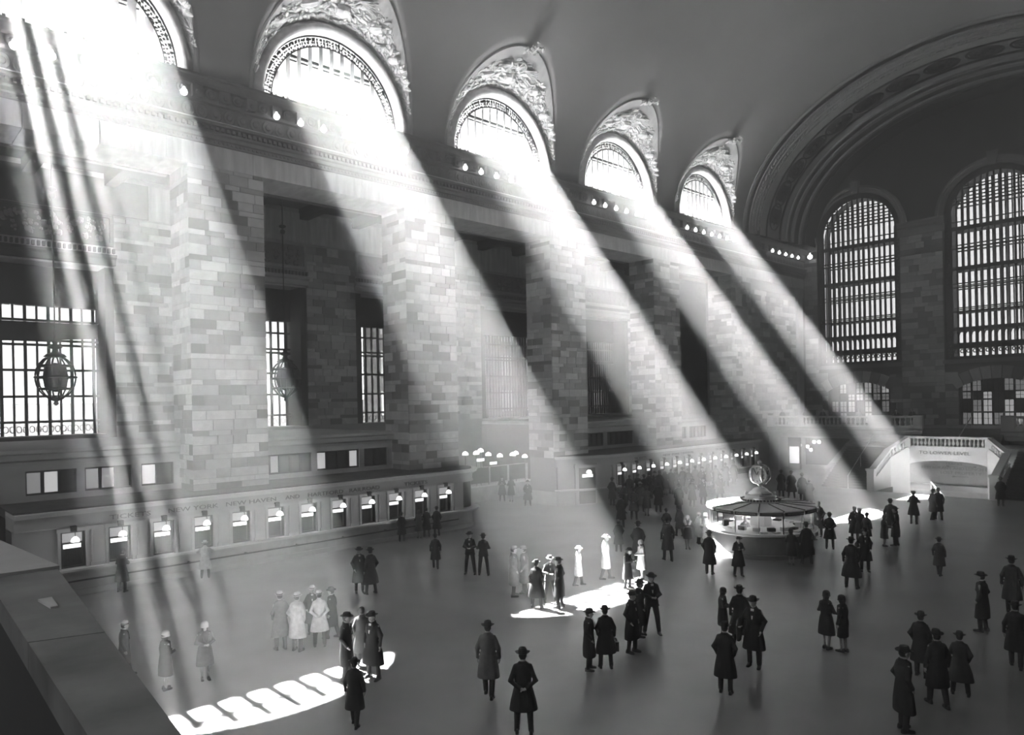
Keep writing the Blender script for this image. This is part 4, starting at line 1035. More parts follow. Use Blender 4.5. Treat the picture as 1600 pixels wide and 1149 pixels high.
# inside: desk, racks, papers, two lamps
MB().lathe([(1.35, 1.0), (1.85, 1.0), (1.85, 1.06), (1.35, 1.06)], (0, 0, 0), 32).build('inner_desk', 'wood', bt)
MB().box(-.35, .35, -.35, .35, 0, 2.2).build('centre_column', 'white', bt)
rng = random.Random(8)
for i in range(16):
    a = i * .39; MB().box(-.12, .12, -.16, .16, 0, rng.uniform(.12, .35)).build('timetable_rack', 'paper' if i % 2 else 'iron', bt)
    o = bt.children[-1]; o = COL.objects[-1]; o.location = (1.62 * math.cos(a), 1.62 * math.sin(a), 1.06); o.rotation_euler = (0, 0, a)
for i in range(6):
    a = -2.6 + i * .25; o = MB().box(-.1, .1, -.14, .14, 0, .05).build('paper_stack', 'paper', bt); o.location = (2.1 * math.cos(a), 2.1 * math.sin(a), 1.14); o.rotation_euler = (0, 0, a + .3)
for a in (0, PI / 2, PI, 3 * PI / 2):
    o = MB().lathe([(.02, .0), (.14, .03), (.16, .09), (.02, .1)], (1.1 * math.cos(a), 1.1 * math.sin(a), 1.93), 10).build('ceiling_lamp', 'glow', bt)
# crown and clock
MB().lathe([(.02, 2.2), (.84, 2.2), (.86, 2.34), (.7, 2.38), (.68, 2.46), (.72, 2.48), (.7, 2.54), (.5, 2.58), (.5, 2.66), (.38, 2.74), (.3, 2.84), (.18, 2.9), (.1, 2.93), (.1, 3.0), (.16, 3.06), (.02, 3.1)], (0, 0, 0), 32).build('roof_crown', 'brass', bt, smooth=False)
b_ = MB()
for i in range(36):
    a = i * PI / 18; b_.ball((.86 * math.cos(a), .86 * math.sin(a), 2.36), .055, 6, 4)
b_.build('crown_beading', 'bronze', bt, kind='stuff')
for i in range(4):
    a = i * PI / 2 + .5; MB().ball((.62 * math.cos(a), .62 * math.sin(a), 2.64), .085, 8, 6).build('crown_globe', 'white', bt, smooth=True)
ck = empty('clock', (0, 0, 3.5)); ck.parent = bt
MB().ball((0, 0, 0), .29, 24, 14).build('clock_body', 'bronze', ck, smooth=True)
facing = math.atan2(-BC.y, -BC.x)
for i in range(4):
    a = facing - .42 + i * PI / 2; dr = Vector((math.cos(a), math.sin(a), 0)); tr = Vector((-math.sin(a), math.cos(a), 0))
    rm = MB(); rm.tube([dr * .24 + (tr * math.cos(q) + up * math.sin(q)) * .40 for q in [2 * PI * j / 24 for j in range(25)]], .045, 6, False); rm.build('clock_rim', 'brass', ck, smooth=True)
    rows = [[dr * (.27 + .06 * (1 - (r_ / .38) ** 2)) + (tr * math.cos(2 * PI * j / 24) + up * math.sin(2 * PI * j / 24)) * r_ for j in range(24)] for r_ in (.01, .2, .38)]
    fc = MB().grid(rows, True).build('clock_dial', 'white', ck, smooth=True)
    hd = MB()
    for ang, L_, wd in ((.5, .2, .022), (-.45 * 1, .3, .016)):
        v = tr * math.sin(ang) + up * math.cos(ang); s_ = tr * math.cos(ang) - up * math.sin(ang)
        hd.hexa([dr * .345 - s_ * wd, dr * .345 + s_ * wd, dr * .345 + s_ * wd + v * L_, dr * .345 - s_ * wd + v * L_, dr * .36 - s_ * wd, dr * .36 + s_ * wd, dr * .36 + s_ * wd + v * L_, dr * .36 - s_ * wd + v * L_])
    for h in range(12):
        q = h * PI / 6; v = tr * math.sin(q) + up * math.cos(q); s_ = tr * math.cos(q) - up * math.sin(q)
        hd.hexa([dr * .30 - s_ * .012 + v * .27, dr * .30 + s_ * .012 + v * .27, dr * .29 + s_ * .012 + v * .34, dr * .29 - s_ * .012 + v * .34, dr * .32 - s_ * .012 + v * .27, dr * .32 + s_ * .012 + v * .27, dr * .31 + s_ * .012 + v * .34, dr * .31 - s_ * .012 + v * .34])
    hd.build('hands_and_numerals', 'ink', ck)
MB().lathe([(.02, -.52), (.16, -.46), (.1, -.38), (.02, -.36)], (0, 0, 0), 14).lathe([(.02, .36), (.1, .4), (.07, .46), (.11, .52), (.11, .58), (.02, .66)], (0, 0, 0), 12).build('finial', 'brass', ck, smooth=True)
# clerk inside is one of the people below

# ------------------------------------------------------------------ people
def blend(parts, voxel, m, name, dec=.3, smooth_it=4):
    """one continuous surface out of overlapping tapered volumes"""
    b = MB()
    for p_ in parts:
        if p_[0] == 't': b.tube(p_[1], p_[2], 10); b.ball(p_[1][0], (p_[2][0] if isinstance(p_[2], (list, tuple)) else p_[2]), 10, 6); b.ball(p_[1][-1], (p_[2][-1] if isinstance(p_[2], (list, tuple)) else p_[2]), 10, 6)
        elif p_[0] == 'l':   # elliptical rings (cx,cy,z,rx,ry)
            b.grid([[(cx + rx * math.cos(2 * PI * j / 18), cy_ + ry * math.sin(2 * PI * j / 18), z) for j in range(18)] for cx, cy_, z, rx, ry in p_[1]], True)
            nn = len(b.v); b.f.append(tuple(nn - 18 + j for j in range(18))); b.f.append(tuple(nn - 18 * len(p_[1]) + j for j in reversed(range(18))))
        elif p_[0] == 'b':
            c, r, s_ = p_[1], p_[2], p_[3]
            rows = [[(c[0] + s_[0] * r * math.sin(max(.02, min(PI - .02, PI * i / 8))) * math.cos(2 * PI * j / 12), c[1] + s_[1] * r * math.sin(max(.02, min(PI - .02, PI * i / 8))) * math.sin(2 * PI * j / 12), c[2] - s_[2] * r * math.cos(PI * i / 8)) for j in range(12)] for i in range(9)]
            b.grid(rows, True); nn = len(b.v); b.f.append(tuple(nn - 12 + j for j in range(12))); b.f.append(tuple(nn - 108 + j for j in reversed(range(12))))
    o = b.build(name, m)
    r_ = o.modifiers.new('r', 'REMESH'); r_.mode = 'VOXEL'; r_.voxel_size = voxel
    s_ = o.modifiers.new('s', 'SMOOTH'); s_.factor = .5; s_.iterations = smooth_it
    d_ = o.modifiers.new('d', 'DECIMATE'); d_.ratio = dec
    dg = bpy.context.evaluated_depsgraph_get(); me = bpy.data.meshes.new_from_object(o.evaluated_get(dg))
    bpy.data.objects.remove(o); me.name = name
    for p_ in me.polygons: p_.use_smooth = True
    me.materials.clear(); me.materials.append(M[m]); return me
def V(*a): return Vector(a)
def arm_pose(kind, s):
    sh = V(0, .160 * s, 1.365)
    if kind == 'down': return sh, V(-.03, .25 * s, 1.13), V(.04, .26 * s, .88), V(.1, -.0, -1)
    if kind == 'pocket': return sh, V(-.06, .265 * s, 1.13), V(.08, .2 * s, .92), V(.3, -.3 * s, -.9)
    if kind == 'front': return sh, V(.02, .25 * s, 1.12), V(.26, .07 * s, 1.10), V(.6, -.8 * s, .0)
    if kind == 'read': return sh, V(.06, .24 * s, 1.14), V(.30, .10 * s, 1.17), V(.8, -.4 * s, .3)
    if kind == 'back': return sh, V(-.14, .26 * s, 1.13), V(-.17, .07 * s, .98), V(-.1, -.9 * s, -.2)
    if kind == 'lean': return sh, V(.2, .34 * s, 1.17), V(.46, .30 * s, 1.08), V(.9, -.2 * s, -.1)
    if kind == 'fold': return sh, V(.04, .27 * s, 1.14), V(.2, .02 * s, 1.17), V(.2, -1 * s, .1)
    if kind == 'carry': return sh, V(-.02, .28 * s, 1.12), V(.16, .27 * s, 1.02), V(1, 0, 0)
def proto(name, arms=('down', 'down'), woman=False, hem=.42, stance=.10, step=.03, coat='long', hat='fedora', lean=0.0, headtilt=0.0, extra=None, flare=1.0):
    """returns list of (part name, mesh, default material)"""
    hip = .90; ls = []
    legs = []
    for s in (1, -1):
        fx_ = step * s
        legs.append((V(0, .085 * s, hip), V(.02 + fx_ * .5, (.085 + stance * .3) * s, .49), V(-.01 + fx_, (.06 + stance * .6) * s, .09)))
    B = []
    for h_, k_, a_ in legs: B.append(('t', [h_, k_, a_], [.085 if not woman else .082, .055, .037])); B.append(('t', [a_ + V(-.02, 0, -.035), a_ + V(.14, .02 * (1 if h_.y > 0 else -1), -.06)], [.035, .028]))
    B.append(('l', [(0, 0, .84, .10, .15), (0, 0, .93, .115, .165), (lean * .3, 0, 1.08, .10, .135), (lean * .6, 0, 1.25, .12, .165), (lean * .9, 0, 1.38, .11, .185), (lean, 0, 1.45, .06, .10)]))
    nk = V(lean, 0, 1.42); hd = V(lean + .03 + headtilt * .06, 0, 1.585 - headtilt * .02)
    B.append(('t', [nk, hd + V(-.02, 0, -.03)], [.062, .055]))
    B.append(('b', hd + V(0, 0, .02), .1, (.98, .78, 1.15))); B.append(('b', hd + V(.035, 0, -.06), .06, (.95, .85, .95)))     # skull and jaw
    B.append(('t', [hd + V(.09, 0, .02), hd + V(.113, 0, -.022)], [.010, .016]))    # nose
    B.append(('t', [hd + V(.082, .022, -.05), hd + V(.082, -.022, -.05)], [.011, .011]))   # lips
    for s in (1, -1): B.append(('b', hd + V(-.005, .08 * s, -.005), .026, (.7, .4, 1.1)))   # ears
    for s, kd in ((1, arms[0]), (-1, arms[1])):
        sh, el, wr_, dr = arm_pose(kd, s); off = V(lean * .9, 0, 0); sh, el, wr_ = sh + off, el + off, wr_ + off; dr = dr.normalized()
        B.append(('t', [sh, el, wr_], [.052, .042, .027])); pm_ = wr_ + dr * .05
        side = dr.cross(V(0, 0, 1)) if abs(dr.z) < .9 else V(1, 0, 0); side.normalize(); nrm = dr.cross(side)
        if abs(dr.z) >= .9: side = V(1, 0, 0); nrm = V(0, 1, 0)
        B.append(('t', [wr_, pm_], [.024, .030]))
        for f in range(4):
            o_ = side * (-.03 + .02 * f); L_ = (.062, .074, .07, .055)[f]; r0 = pm_ + o_ + dr * .02; m1 = r0 + dr * L_ * .55 + nrm * .004; m2 = m1 + dr * L_ * .4 - nrm * s * .022
            B.append(('t', [r0, m1, m2], [.0100, .0092, .0080]))
        B.append(('t', [wr_ + side * -.02 + dr * .02, wr_ + side * -.048 + dr * .05, wr_ + side * -.055 + dr * .085], [.012, .011, .009]))
    out = [('body', blend(B, .0105, 'skin', name + '_body', .22, 2), 'skin')]
    # coat
    C = []
    wz = 1.06; sw = .205 if not woman else .18
    base = hem if coat == 'long' else .80
    rf_ = (.225 if coat == 'long' else .15) * flare
    rings = [(0 + .01, 0, base, rf_ * .85, rf_ * 1.12 + stance * .35), (.0, 0, (base + .9) / 2, rf_ * .8, rf_ * 1.05 + stance * .2), (0, 0, .93, .155, .20), (lean * .3, 0, wz, .14, .172 if not woman else .155), (lean * .6, 0, 1.24, .15, .2), (lean * .85, 0, 1.37, .135, sw - .02), (lean * .95, 0, 1.44, .09, .115), (lean, 0, 1.475, .065, .08)]
    C.append(('l', rings))
    for s, kd in ((1, arms[0]), (-1, arms[1])):
        sh, el, wr_, dr = arm_pose(kd, s); off = V(lean * .9, 0, 0)
        C.append(('t', [sh + off + V(0, -.02 * s, .0), el + off, wr_ + off - (wr_ - el).normalized() * .015], [.070, .062, .046]))
    C.append(('t', [V(lean + .05, .05, 1.46), V(lean - .05, .055, 1.475), V(lean - .075, 0, 1.48), V(lean - .05, -.055, 1.475), V(lean + .05, -.05, 1.46)], [.026] * 5))
    if coat == 'cape': pass
    out.append(('coat' if coat == 'long' else 'jacket', blend(C, .017, 'c_black', name + '_coat', .35, 3), 'c_black'))
    lp = MB()
    for s in (1, -1): lp.hexa([(lean + .11, .015 * s, 1.15), (lean + .155, .02 * s, 1.15), (lean + .1, .085 * s, 1.42), (lean + .08, .03 * s, 1.44), (lean + .15, .0 * s, 1.15), (lean + .165, .05 * s, 1.18), (lean + .12, .1 * s, 1.42), (lean + .1, .04 * s, 1.45)])
    out.append(('lapels', mesh_of(lp, 'lapels', 'c_dark'), 'c_dark'))
    if not woman:
        T = []
        for h_, k_, a_ in legs: T.append(('t', [h_, k_, a_ + V(0, 0, .0)], [.10, .078, .062]))
        out.append(('trousers', blend(T, .02, 'c_dark', name + '_trousers', .4, 2), 'c_dark'))
        sm = MB().lathe([(.03, 0), (.062, .04), (.06, .075), (.03, .09)], (lean + .01, 0, 1.42), 10)
        sm.hexa([(lean + .09, -.04, 1.44), (lean + .09, .04, 1.44), (lean + .155, .01, 1.2), (lean + .155, -.01, 1.2), (lean + .105, -.04, 1.45), (lean + .105, .04, 1.45), (lean + .162, .01, 1.2), (lean + .162, -.01, 1.2)])
        out.append(('shirt_front', mesh_of(sm, 'shirt', 'shirt'), 'shirt'))
    else:
        T = []
        for h_, k_, a_ in legs: T.append(('t', [h_, k_, a_], [.085, .058, .04]))
        out.append(('stockings', blend(T, .018, 'stocking', name + '_stockings', .4, 1), 'stocking'))
    for h_, k_, a_ in legs:
        s = 1 if h_.y > 0 else -1
        b_ = MB(); b_.grid([[(a_.x + x_, a_.y + .015 * s * (x_ > .05) + y_ * w_, z_ * hgt) for y_, z_ in ((-.045, 0), (.045, 0), (.042, .5), (.02, 1), (-.02, 1), (-.042, .5))] for x_, w_, hgt in ((-.085, .6, .09), (-.05, .85, .115), (.02, .9, .11), (.09, 1.05, .07), (.15, .95, .06), (.185, .5, .045))], True)
        nn = len(b_.v); b_.f.append(tuple(nn - 6 + j for j in range(6))); b_.f.append(tuple(nn - 36 + j for j in reversed(range(6))))
        out.append(('shoe', mesh_of(b_, 'shoe', 'leather'), 'leather'))
    # hair and hat
    H = MB()
    c = hd
    if woman: H.lathe([(.085, -.10), (.1, -.05), (.105, .03), (.09, .09), (.02, .13)], (c.x - .02, c.y, c.z), 14, .95, .92)
    else: H.lathe([(.065, -.06), (.09, -.02), (.098, .05), (.08, .11), (.02, .135)], (c.x - .022, c.y, c.z), 14, .95, .86)
    out.append(('hair', mesh_of(H, 'hair', 'hair'), 'hair'))
    Ht = MB()
    if hat == 'fedora':
        rows = []
        for r_, z_ in ((.103, .045), (.165, .062), (.168, .068), (.104, .056)):
            rows.append([(c.x + 0 + r_ * 1.05 * math.cos(2 * PI * j / 24), c.y + r_ * .92 * math.sin(2 * PI * j / 24), c.z + z_ + (.022 * abs(math.sin(2 * PI * j / 24)) if r_ > .12 else 0) - (.014 if r_ > .12 and math.cos(2 * PI * j / 24) > .5 else 0)) for j in range(24)])
        Ht.grid(rows, True)
        Ht.lathe([(.104, .045), (.103, .08), (.095, .13), (.08, .162), (.045, .168), (.02, .148)], (c.x, c.y, c.z), 20, 1.06, .88)
        out.append(('hat', mesh_of(Ht, 'hat', 'felt_dark'), 'felt_dark'))
        out.append(('hat_band', mesh_of(MB().lathe([(.107, .058), (.106, .085), (.1, .086), (.1, .058)], (c.x, c.y, c.z), 20, 1.06, .9), 'hat_band', 'ribbon'), 'ribbon'))
    elif hat == 'cloche':
        Ht.lathe([(.125, -.01), (.112, .02), (.115, .06), (.1, .12), (.06, .155), (.01, .165)], (c.x, c.y, c.z), 18, 1, .95)
        out.append(('hat', mesh_of(Ht, 'hat', 'felt_dark'), 'felt_dark'))
    elif hat == 'cap':
        Ht.lathe([(.1, .04), (.13, .07), (.13, .1), (.09, .13), (.01, .14)], (c.x - .01, c.y, c.z), 16, 1, .95); Ht.box(c.x + .07, c.x + .155, c.y - .06, c.y + .06, c.z + .045, c.z + .06)
        out.append(('hat', mesh_of(Ht, 'hat', 'felt_dark'), 'felt_dark'))
    if extra == 'fur':
        out.append(('fur_collar', blend([('t', [V(lean + .1, .08, 1.28), V(lean + .06, .14, 1.42), V(lean - .06, .1, 1.49), V(lean - .09, 0, 1.5), V(lean - .06, -.1, 1.49), V(lean + .06, -.14, 1.42), V(lean + .1, -.08, 1.28)], [.07, .08, .075, .07, .075, .08, .07])], .02, 'fur', name + '_fur', .5, 1), 'fur'))
    if extra == 'paper': out.append(('newspaper', mesh_of(MB().hexa([(.34, -.2, 1.1), (.34, .2, 1.1), (.46, .2, 1.34), (.46, -.2, 1.34), (.35, -.2, 1.095), (.35, .2, 1.095), (.47, .2, 1.335), (.47, -.2, 1.335)]), 'newspaper', 'paper'), 'paper'))
    if extra == 'coatarm': out.append(('folded_coat', blend([('t', [V(.05, -.3, 1.1), V(.2, -.3, 1.0)], [.09, .08]), ('l', [(.12, -.33, .62, .09, .05), (.12, -.32, .8, .12, .07), (.12, -.3, 1.02, .13, .09)])], .02, 'c_black', name + '_fc', .5, 2), 'c_black'))
    if extra == 'case': out.append(('briefcase', mesh_of(MB().box(-.16, .22, -.35, -.25, .5, .76).tube([(-.05, -.3, .76), (-.04, -.3, .82), (.1, -.3, .82), (.11, -.3, .76)], .012, 5), 'briefcase', 'leather'), 'leather'))
    return out
P = {
 'man': proto('man', ('pocket', 'pocket'), hem=.40),
 'man_wide': proto('man_wide', ('down', 'pocket'), hem=.38, stance=.2, flare=1.08),
 'man_back': proto('man_back', ('back', 'back'), hem=.48, stance=.14),
 'man_read': proto('man_read', ('read', 'read'), hem=.42, headtilt=1.3, stance=.14, extra=None),
 'man_paper': proto('man_paper', ('read', 'read'), hem=.5, headtilt=1.2, coat='short', extra='paper'),
 'man_suit': proto('man_suit', ('front', 'front'), coat='short', stance=.22, step=.05),
 'man_case': proto('man_case', ('pocket', 'down'), hem=.42, extra='case', stance=.14),
 'man_coatarm': proto('man_coatarm', ('pocket', 'carry'), hem=.44, extra='coatarm'),
 'man_lean': proto('man_lean', ('lean', 'lean'), hem=.42, lean=.12, stance=.16),
 'man_walk': proto('man_walk', ('down', 'down'), hem=.44, step=.17, stance=.06),
 'man_cap': proto('man_cap', ('fold', 'fold'), hem=.46, hat='cap', stance=.12),
 'man_bare': proto('man_bare', ('pocket', 'down'), hem=.40, hat=None),
 'woman': proto('woman', ('front', 'front'), woman=True, hem=.44, hat='cloche', stance=.03),
 'woman_fur': proto('woman_fur', ('fold', 'fold'), woman=True, hem=.52, hat='cloche', stance=.02, extra='fur', flare=.9),
 'woman_slim': proto('woman_slim', ('down', 'front'), woman=True, hem=.46, hat='cloche', stance=.02, flare=.8),
 'man_bust': proto('man_bust', ('front', 'carry'), hem=.45, coat='short', hat=None),
}
DEF_H = 1.76
def person(kind, px, py, face, label, hpx=None, tone='c_black', hat=None, group=None, z=0.0, pos=None, hgt=None, trous=None):
    """feet at photo pixel (px,py); face = compass in degrees relative to the camera (0 = towards the camera, 90 = looking right in the picture)"""
    q = pos if pos is not None else floor_at(px, py, z)
    dist = q.x * fw.x + q.y * fw.y
    H = hgt or 1.72
    if hpx: H = max(1.5, min(1.9, hpx * dist / F))
    k = H / DEF_H
    base = math.atan2(-q.y, -q.x); rz = base + R(face)
    parts = P[kind]
    root = bpy.data.objects.new('person', parts[0][1]); COL.objects.link(root)
    root.location = q; root.rotation_euler = (0, 0, rz); root.scale = (k, k, k)
    tag(root, label, 'person', group)
    for nm, me_, dm in parts[1:]:
        o = bpy.data.objects.new(nm, me_); COL.objects.link(o); o.parent = root
        mm = dm
        if nm in ('coat', 'jacket', 'folded_coat', 'lapels'): mm = tone
        if nm == 'hat' and hat: mm = hat
        if nm == 'trousers' and trous: mm = trous
        if mm != dm: o.material_slots[0].link = 'OBJECT'; o.material_slots[0].material = M[mm]
    return root
PPL = [
 # kind, foot px, foot py, facing, label, height px, tone, hat
 ('man_back', 820, 1146, 180, 'person in a dark overcoat seen from behind, alone at the bottom centre', 134, 'c_black', None),
 ('man', 543, 1062, 75, 'person in dark overcoat and banded hat facing right at the edge of the bright patch', 106, 'c_black', None),
 ('man_wide', 585, 1060, -40, 'person in long coat and light-banded hat facing left beside the bright patch', 106, 'c_black', None),
 ('man_bare', 568, 1040, 180, 'person half hidden between the two hatted men in the bright patch', 94, 'c_mid', None),
 ('man_walk', 556, 1134, 160, 'bareheaded dark-coated person standing lowest in front of the three near the bright patch', 92, 'c_dark', None),
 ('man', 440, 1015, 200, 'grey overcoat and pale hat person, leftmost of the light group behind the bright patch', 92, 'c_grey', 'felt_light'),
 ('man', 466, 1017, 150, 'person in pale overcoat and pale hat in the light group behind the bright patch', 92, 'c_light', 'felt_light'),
 ('man', 490, 990, 0, 'person in dark coat between the two pale overcoats', 76, 'c_dark', 'felt_light'),
 ('man_back', 501, 1010, 180, 'person in pale overcoat, right one of the two light coats', 88, 'c_light', 'felt_light'),
 ('man_walk', 521, 997, 250, 'thin dark-coated person at the right of the light-coated group', 80, 'c_dark', None),
 ('man_walk', 196, 1058, 90, 'person at the far left of the bright floor edge, bending right', 70, 'c_dark', 'felt_light'),
 ('woman', 260, 1078, 120, 'person in dark coat with sunlit head left of the pale shawled one', 90, 'c_dark', 'felt_light'),
 ('woman', 322, 1062, 10, 'person with sunlit pale hat and shawl, left side of the bright patch', 92, 'c_grey', 'felt_light'),
 ('man', 563, 926, 10, 'left one of two dark-coated persons talking midway to the ticket windows', 72, 'c_dark', None),
 ('man_wide', 581, 928, -150, 'right one of two dark-coated persons talking midway to the ticket windows', 73, 'c_mid', None),
 ('man_suit', 736, 897, -10, 'left person of the isolated pair in dark suits beside the office corner', 67, 'c_black', None),
 ('man_suit', 757, 899, 175, 'right person of the isolated pair, dark suit and back turned', 66, 'c_black', None),
 ('man', 629, 846, 185, 'single dark-coated person waiting at the ticket office, third window from its rounded end', 46, 'c_black', None),
 ('woman', 656, 841, 180, 'person in lighter coat at the second window from the rounded end', 44, 'c_mid', None),
 ('man_read', 668, 839, 190, 'dark person between two others close to the office corner windows', 46, 'c_black', None),
 ('man', 684, 837, 175, 'dark-coated person nearest the rounded end of the ticket office', 46, 'c_black', None),
 ('man_walk', 682, 888, 180, 'dark blurred walker alone below the ticket office corner', 48, 'c_dark', None),
 ('man_lean', 322, 903, 178, 'person in pale coat leaning both arms on the marble ticket counter', 58, 'c_light', 'felt_light'),
 ('man_read', 192, 925, 150, 'dim grey-coated person at the second ticket window from the left', 68, 'c_mid', None),
 ('man', 114, 920, 180, 'person lost in shadow at the leftmost ticket window', 66, 'c_black', None),
 ('man_walk', 392, 878, 160, 'dark walker at the fifth ticket window from the left', 50, 'c_mid', None),
 ('man_walk', 446, 866, 150, 'slanting dark walker at the sixth ticket window from the left', 44, 'c_mid', None),
 ('man', 922, 1047, 90, 'person in long dark overcoat, left of the pair in front of the brightest patch', 97, 'c_black', None),
 ('man_case', 948, 1044, 190, 'dark-coated person carrying a bag, right of the pair before the middle bright patch', 98, 'c_black', None),
 ('man', 989, 1020, 60, 'person in long black coat in front of the man in the open suit', 98, 'c_black', None),
 ('man', 1001, 995, 100, 'dark person half hidden behind the man with open suit jacket', 90, 'c_black', None),
 ('man_suit', 1020, 991, 15, 'person in open suit with pale shirt and hat, feet apart, hands together', 97, 'c_black', None),
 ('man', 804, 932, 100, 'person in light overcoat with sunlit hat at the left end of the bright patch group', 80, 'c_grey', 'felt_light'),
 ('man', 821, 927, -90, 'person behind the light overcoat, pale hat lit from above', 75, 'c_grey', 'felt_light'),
 ('man_wide', 840, 950, 160, 'person in full black coat seen from behind in the sunlit trio', 76, 'c_black', None),
 ('man_suit', 861, 941, 10, 'person in open jacket and pale shirt in the middle of the sunlit trio', 74, 'c_dark', None),
 ('man', 876, 950, 250, 'person in dark coat at the right of the sunlit trio', 80, 'c_black', None),
 ('man_read', 982, 920, 60, 'person in dark hat looking down at a paper at the right of the dazzling floor', 66, 'c_black', None),
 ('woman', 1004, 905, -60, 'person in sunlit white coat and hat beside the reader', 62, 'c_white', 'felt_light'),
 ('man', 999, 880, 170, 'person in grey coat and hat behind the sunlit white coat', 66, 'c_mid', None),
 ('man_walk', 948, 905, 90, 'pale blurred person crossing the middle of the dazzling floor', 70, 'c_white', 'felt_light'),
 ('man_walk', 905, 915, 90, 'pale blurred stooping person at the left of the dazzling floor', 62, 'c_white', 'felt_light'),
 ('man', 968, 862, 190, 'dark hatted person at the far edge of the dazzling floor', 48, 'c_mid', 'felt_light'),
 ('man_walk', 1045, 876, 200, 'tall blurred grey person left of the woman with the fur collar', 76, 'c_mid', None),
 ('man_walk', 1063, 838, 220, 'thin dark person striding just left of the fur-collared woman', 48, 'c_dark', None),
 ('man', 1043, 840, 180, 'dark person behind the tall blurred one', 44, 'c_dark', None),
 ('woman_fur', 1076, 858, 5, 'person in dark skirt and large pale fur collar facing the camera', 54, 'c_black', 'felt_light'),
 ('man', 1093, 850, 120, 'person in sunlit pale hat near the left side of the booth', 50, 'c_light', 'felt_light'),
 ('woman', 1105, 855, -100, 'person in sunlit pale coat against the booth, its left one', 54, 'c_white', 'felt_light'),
 ('man', 1110, 897, 165, 'person in dark overcoat from behind, before the lit left side of the booth', 68, 'c_black', None),
 ('man_read', 1155, 900, 20, 'person in long dark coat and hat reading in front of the booth', 64, 'c_black', None),
 ('man_bare', 1281, 838, -20, 'tall bareheaded person in grey coat right of the booth', 56, 'c_mid', None),
 ('woman', 1273, 844, 150, 'person in pale coat and dark cloche talking beside the booth', 52, 'c_light', None),
 ('man_back', 1298, 858, 180, 'person in dark coat standing alone between the booth and the sunlit floor', 58, 'c_black', None),
 ('woman', 1238, 883, 190, 'person in black leaning at the shaded side of the booth counter', 58, 'c_black', None),
 ('man_wide', 1262, 881, 200, 'larger person in black at the right end of the booth counter', 66, 'c_black', None),
 ('man_bare', 1337, 846, 10, 'bareheaded dark person at the sunlit patch by the stairs, left of the pair', 56, 'c_dark', None),
 ('woman', 1345, 847, 190, 'person in pale hat and dark coat at the sunlit patch by the stairs', 54, 'c_dark', 'felt_light'),
 ('man_walk', 1356, 850, 150, 'thin dark person just right of the pale-hatted one by the stairs', 48, 'c_dark', None),
 ('man_wide', 1332, 919, 165, 'person in black overcoat and hat with feet apart, alone right of centre', 82, 'c_black', None),
 ('man_coatarm', 1353, 893, 10, 'person in black with white shirt front behind the wide-stanced one', 68, 'c_black', None),
 ('man_wide', 1393, 838, 180, 'person in grey coat and dark hat behind the talking couple', 61, 'c_mid', None),
 ('woman', 1383, 854, 120, 'person in black flared coat, left of the talking couple', 48, 'c_black', None),
 ('man', 1401, 853, -100, 'person in long black coat and hat, right of the talking couple', 62, 'c_black', None),
 ('man_cap', 1429, 819, 165, 'person in cap and short dark coat with elbows out before the white arch', 53, 'c_black', None),
 ('man_walk', 1459, 812, 130, 'left one of two dim persons stooping together before the white arch', 48, 'c_mid', None),
 ('man_walk', 1468, 812, 200, 'right one of two dim persons stooping together before the white arch', 50, 'c_mid', None),
 ('man', 1565, 791, 180, 'dark person at the foot of the right-hand stair newel', 46, 'c_black', None),
 ('man_walk', 1469, 899, 160, 'dim grey blurred walker right of the talking couple', 56, 'c_mid', None),
 ('man', 1537, 987, -110, 'person in dark coat and hat standing alone near the right edge, facing left', 94, 'c_black', None),
 ('man_walk', 1583, 960, 180, 'tall faint person at the right edge behind the lone hatted one', 92, 'c_mid', None),
 ('man_walk', 1589, 1043, 180, 'large faint person cut close by the right edge', 104, 'c_dark', None),
 ('woman', 1131, 996, 90, 'person in black coat with fur collar, leftmost behind the front one of the dark quartet', 76, 'c_black', None),
 ('man_wide', 1158, 1011, 175, 'person in black overcoat and brimmed hat in the middle of the dark quartet', 97, 'c_black', None),
 ('man_coatarm', 1180, 1042, -15, 'person in hat with a coat over the arm, right one of the dark quartet', 112, 'c_black', None),
 ('man', 1135, 1083, 170, 'person in dark coat standing lowest of the dark quartet', 112, 'c_black', None),
 ('woman', 1293, 1014, 150, 'larger person of the dark pair right of centre, long coat and cloche', 92, 'c_black', None),
 ('woman_slim', 1319, 1019, -120, 'slimmer person of the dark pair right of centre, slim coat and stockings', 90, 'c_black', None),
 ('man', 1441, 1057, 160, 'dark hatted person at the left of the blurred lower right group', 102, 'c_dark', 'felt_dark'),
 ('man_walk', 1467, 1103, -150, 'dark striding person in the blurred lower right group', 120, 'c_dark', None),
 ('man', 1414, 1142, 120, 'tall dark-coated person lowest in the blurred lower right group', 134, 'c_black', None),
 ('man_wide', 1502, 1086, 180, 'broad faint person at the right of the blurred lower right group', 96, 'c_mid', None),
 ('man_walk', 765, 1088, 170, 'dim blurred walker left of centre with nobody beside him', 118, 'c_grey', None),
 ('man_walk', 1255, 783, 180, 'dark person behind the booth near the passage', 46, 'c_dark', None),
 ('man_wide', 1238, 778, 180, 'broad dark person behind the clock near the lit shop window', 48, 'c_black', None),
 ('man', 1222, 776, 170, 'dark person just right of the clock', 46, 'c_black', None),
 ('man', 1266, 792, 200, 'dark person in the gap between booth and staircase passage', 44, 'c_dark', 'felt_light'),
]
for a in PPL: person(a[0], a[1], a[2], a[3], a[4], a[5], a[6], a[7])
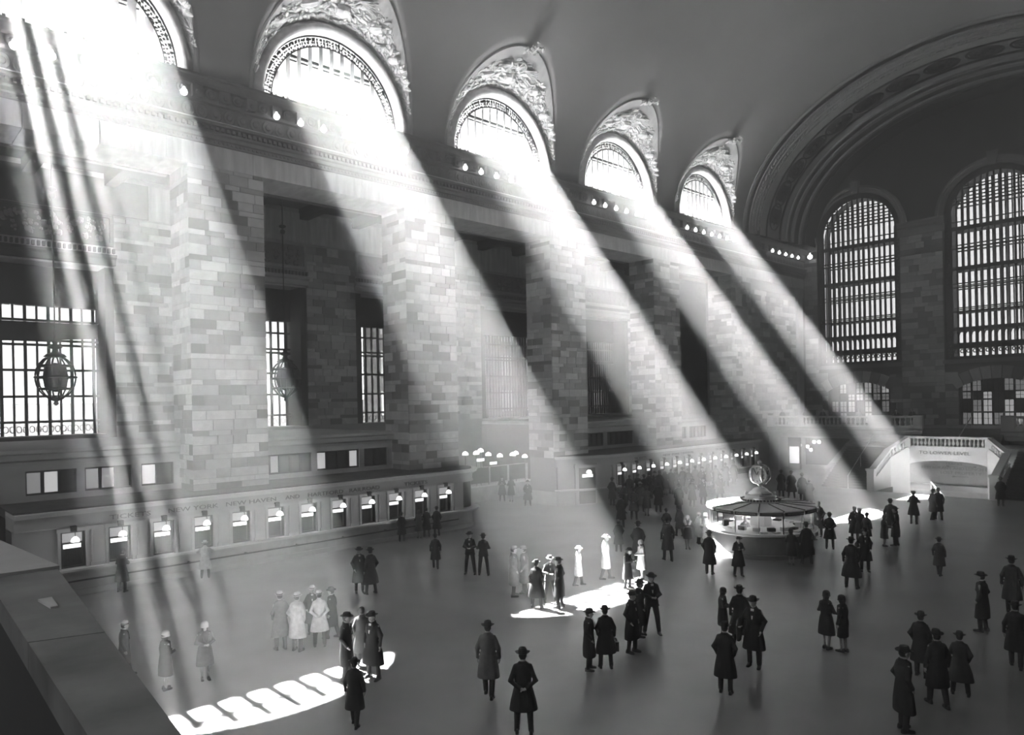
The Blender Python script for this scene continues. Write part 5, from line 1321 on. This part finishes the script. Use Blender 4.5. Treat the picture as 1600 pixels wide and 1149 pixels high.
# queue in front of the second ticket office
rng = random.Random(40)
crowd = [(958, 790, 48), (976, 802, 60), (985, 784, 50), (998, 782, 46), (1008, 784, 50), (1016, 779, 44), (1024, 777, 47), (1032, 776, 44), (1041, 774, 46), (1050, 772, 44), (1057, 772, 42), (1068, 769, 44), (1077, 772, 42), (1088, 766, 42), (1098, 768, 40), (1108, 762, 40), (1120, 764, 40), (1136, 760, 40), (1148, 757, 38), (992, 812, 52), (1002, 800, 50), (972, 824, 52), (1012, 806, 48), (1030, 800, 46), (1083, 792, 44), (1062, 800, 44), (1100, 788, 42), (1126, 780, 40)]
cw = ['against the first pier', 'foremost left', 'under the first lamp', 'under the second lamp', 'front row below the third window', 'at the third window', 'below the third lamp', 'at the fourth window', 'below the fourth lamp', 'at the fifth window', 'below the fifth lamp', 'at the sixth window',
      'below the sixth window', 'at the seventh window', 'below the seventh window', 'at the eighth window', 'below the eighth lamp', 'at the ninth window', 'at the tenth window', 'nearest the camera', 'second row left', 'lowest at the left', 'second row middle', 'loose right of the crowd', 'standing back to the right', 'between crowd and booth', 'behind the booth roof', 'just left of the clock']
kinds = ['man', 'man_back', 'man_read', 'woman', 'man_wide', 'man_walk', 'man_bare']
for i, (px, py, hp) in enumerate(crowd):
    person(kinds[(i * 3) % 7], px, py, rng.choice([180, 170, 200, 150, 30]), 'dark-coated person in the queue at the second ticket office, %s' % cw[i], hp, rng.choice(['c_black', 'c_dark', 'c_mid']), 'felt_light' if i in (8, 20) else None, 'queue at the second ticket office')
# people leaning on the balcony rail
for (px, lab, kd) in ((1187, 'leftmost person leaning on the far balcony rail', 'man_bare'), (1224, 'hazy person on the far balcony inside the fourth sunbeam', 'man_bare'), (1260, 'faint person on the far balcony between two sunbeams', 'woman'), (1287, 'dark person leaning on the balcony rail left of the last sunbeam', 'man_bare'), (1343, 'pale person on the balcony within the last sunbeam', 'man_bare'), (1402, 'dark person leaning on the balcony rail right of the last sunbeam', 'man_lean'), (1427, 'person in dark suit and white shirt at the balcony rail near the stairs', 'man_bust')):
    q = on_x(px, 646, 66.2); person(kd, 0, 0, 0, lab, None, 'c_light' if px == 1343 else 'c_black', None, 'people on the far balcony', pos=Vector((66.15, q.y, 4.2)), hgt=1.68)
q = BC + Vector((-.9, .3, 0)); person('man_bust', 0, 0, 20, 'clerk in dark jacket standing inside the booth', None, 'c_dark', None, pos=Vector((q.x, q.y, 0)), hgt=1.66)
# passage crowd: people in the third opening
for i, (px, py) in enumerate(((742, 775), (768, 770), (786, 783), (800, 784), (826, 790))):
    person(kinds[i], px, py, 180 if i % 2 else 0, 'hazy %s person in the passage between the two offices, %s' % (('grey', 'dark')[i % 2], ['at its left edge', 'second from its left', 'in front near its left', 'under the paired lamps', 'right of the paired lamps', 'at its right edge'][i]), 40, 'c_mid' if i % 2 == 0 else 'c_dark', None, 'people in the passage')
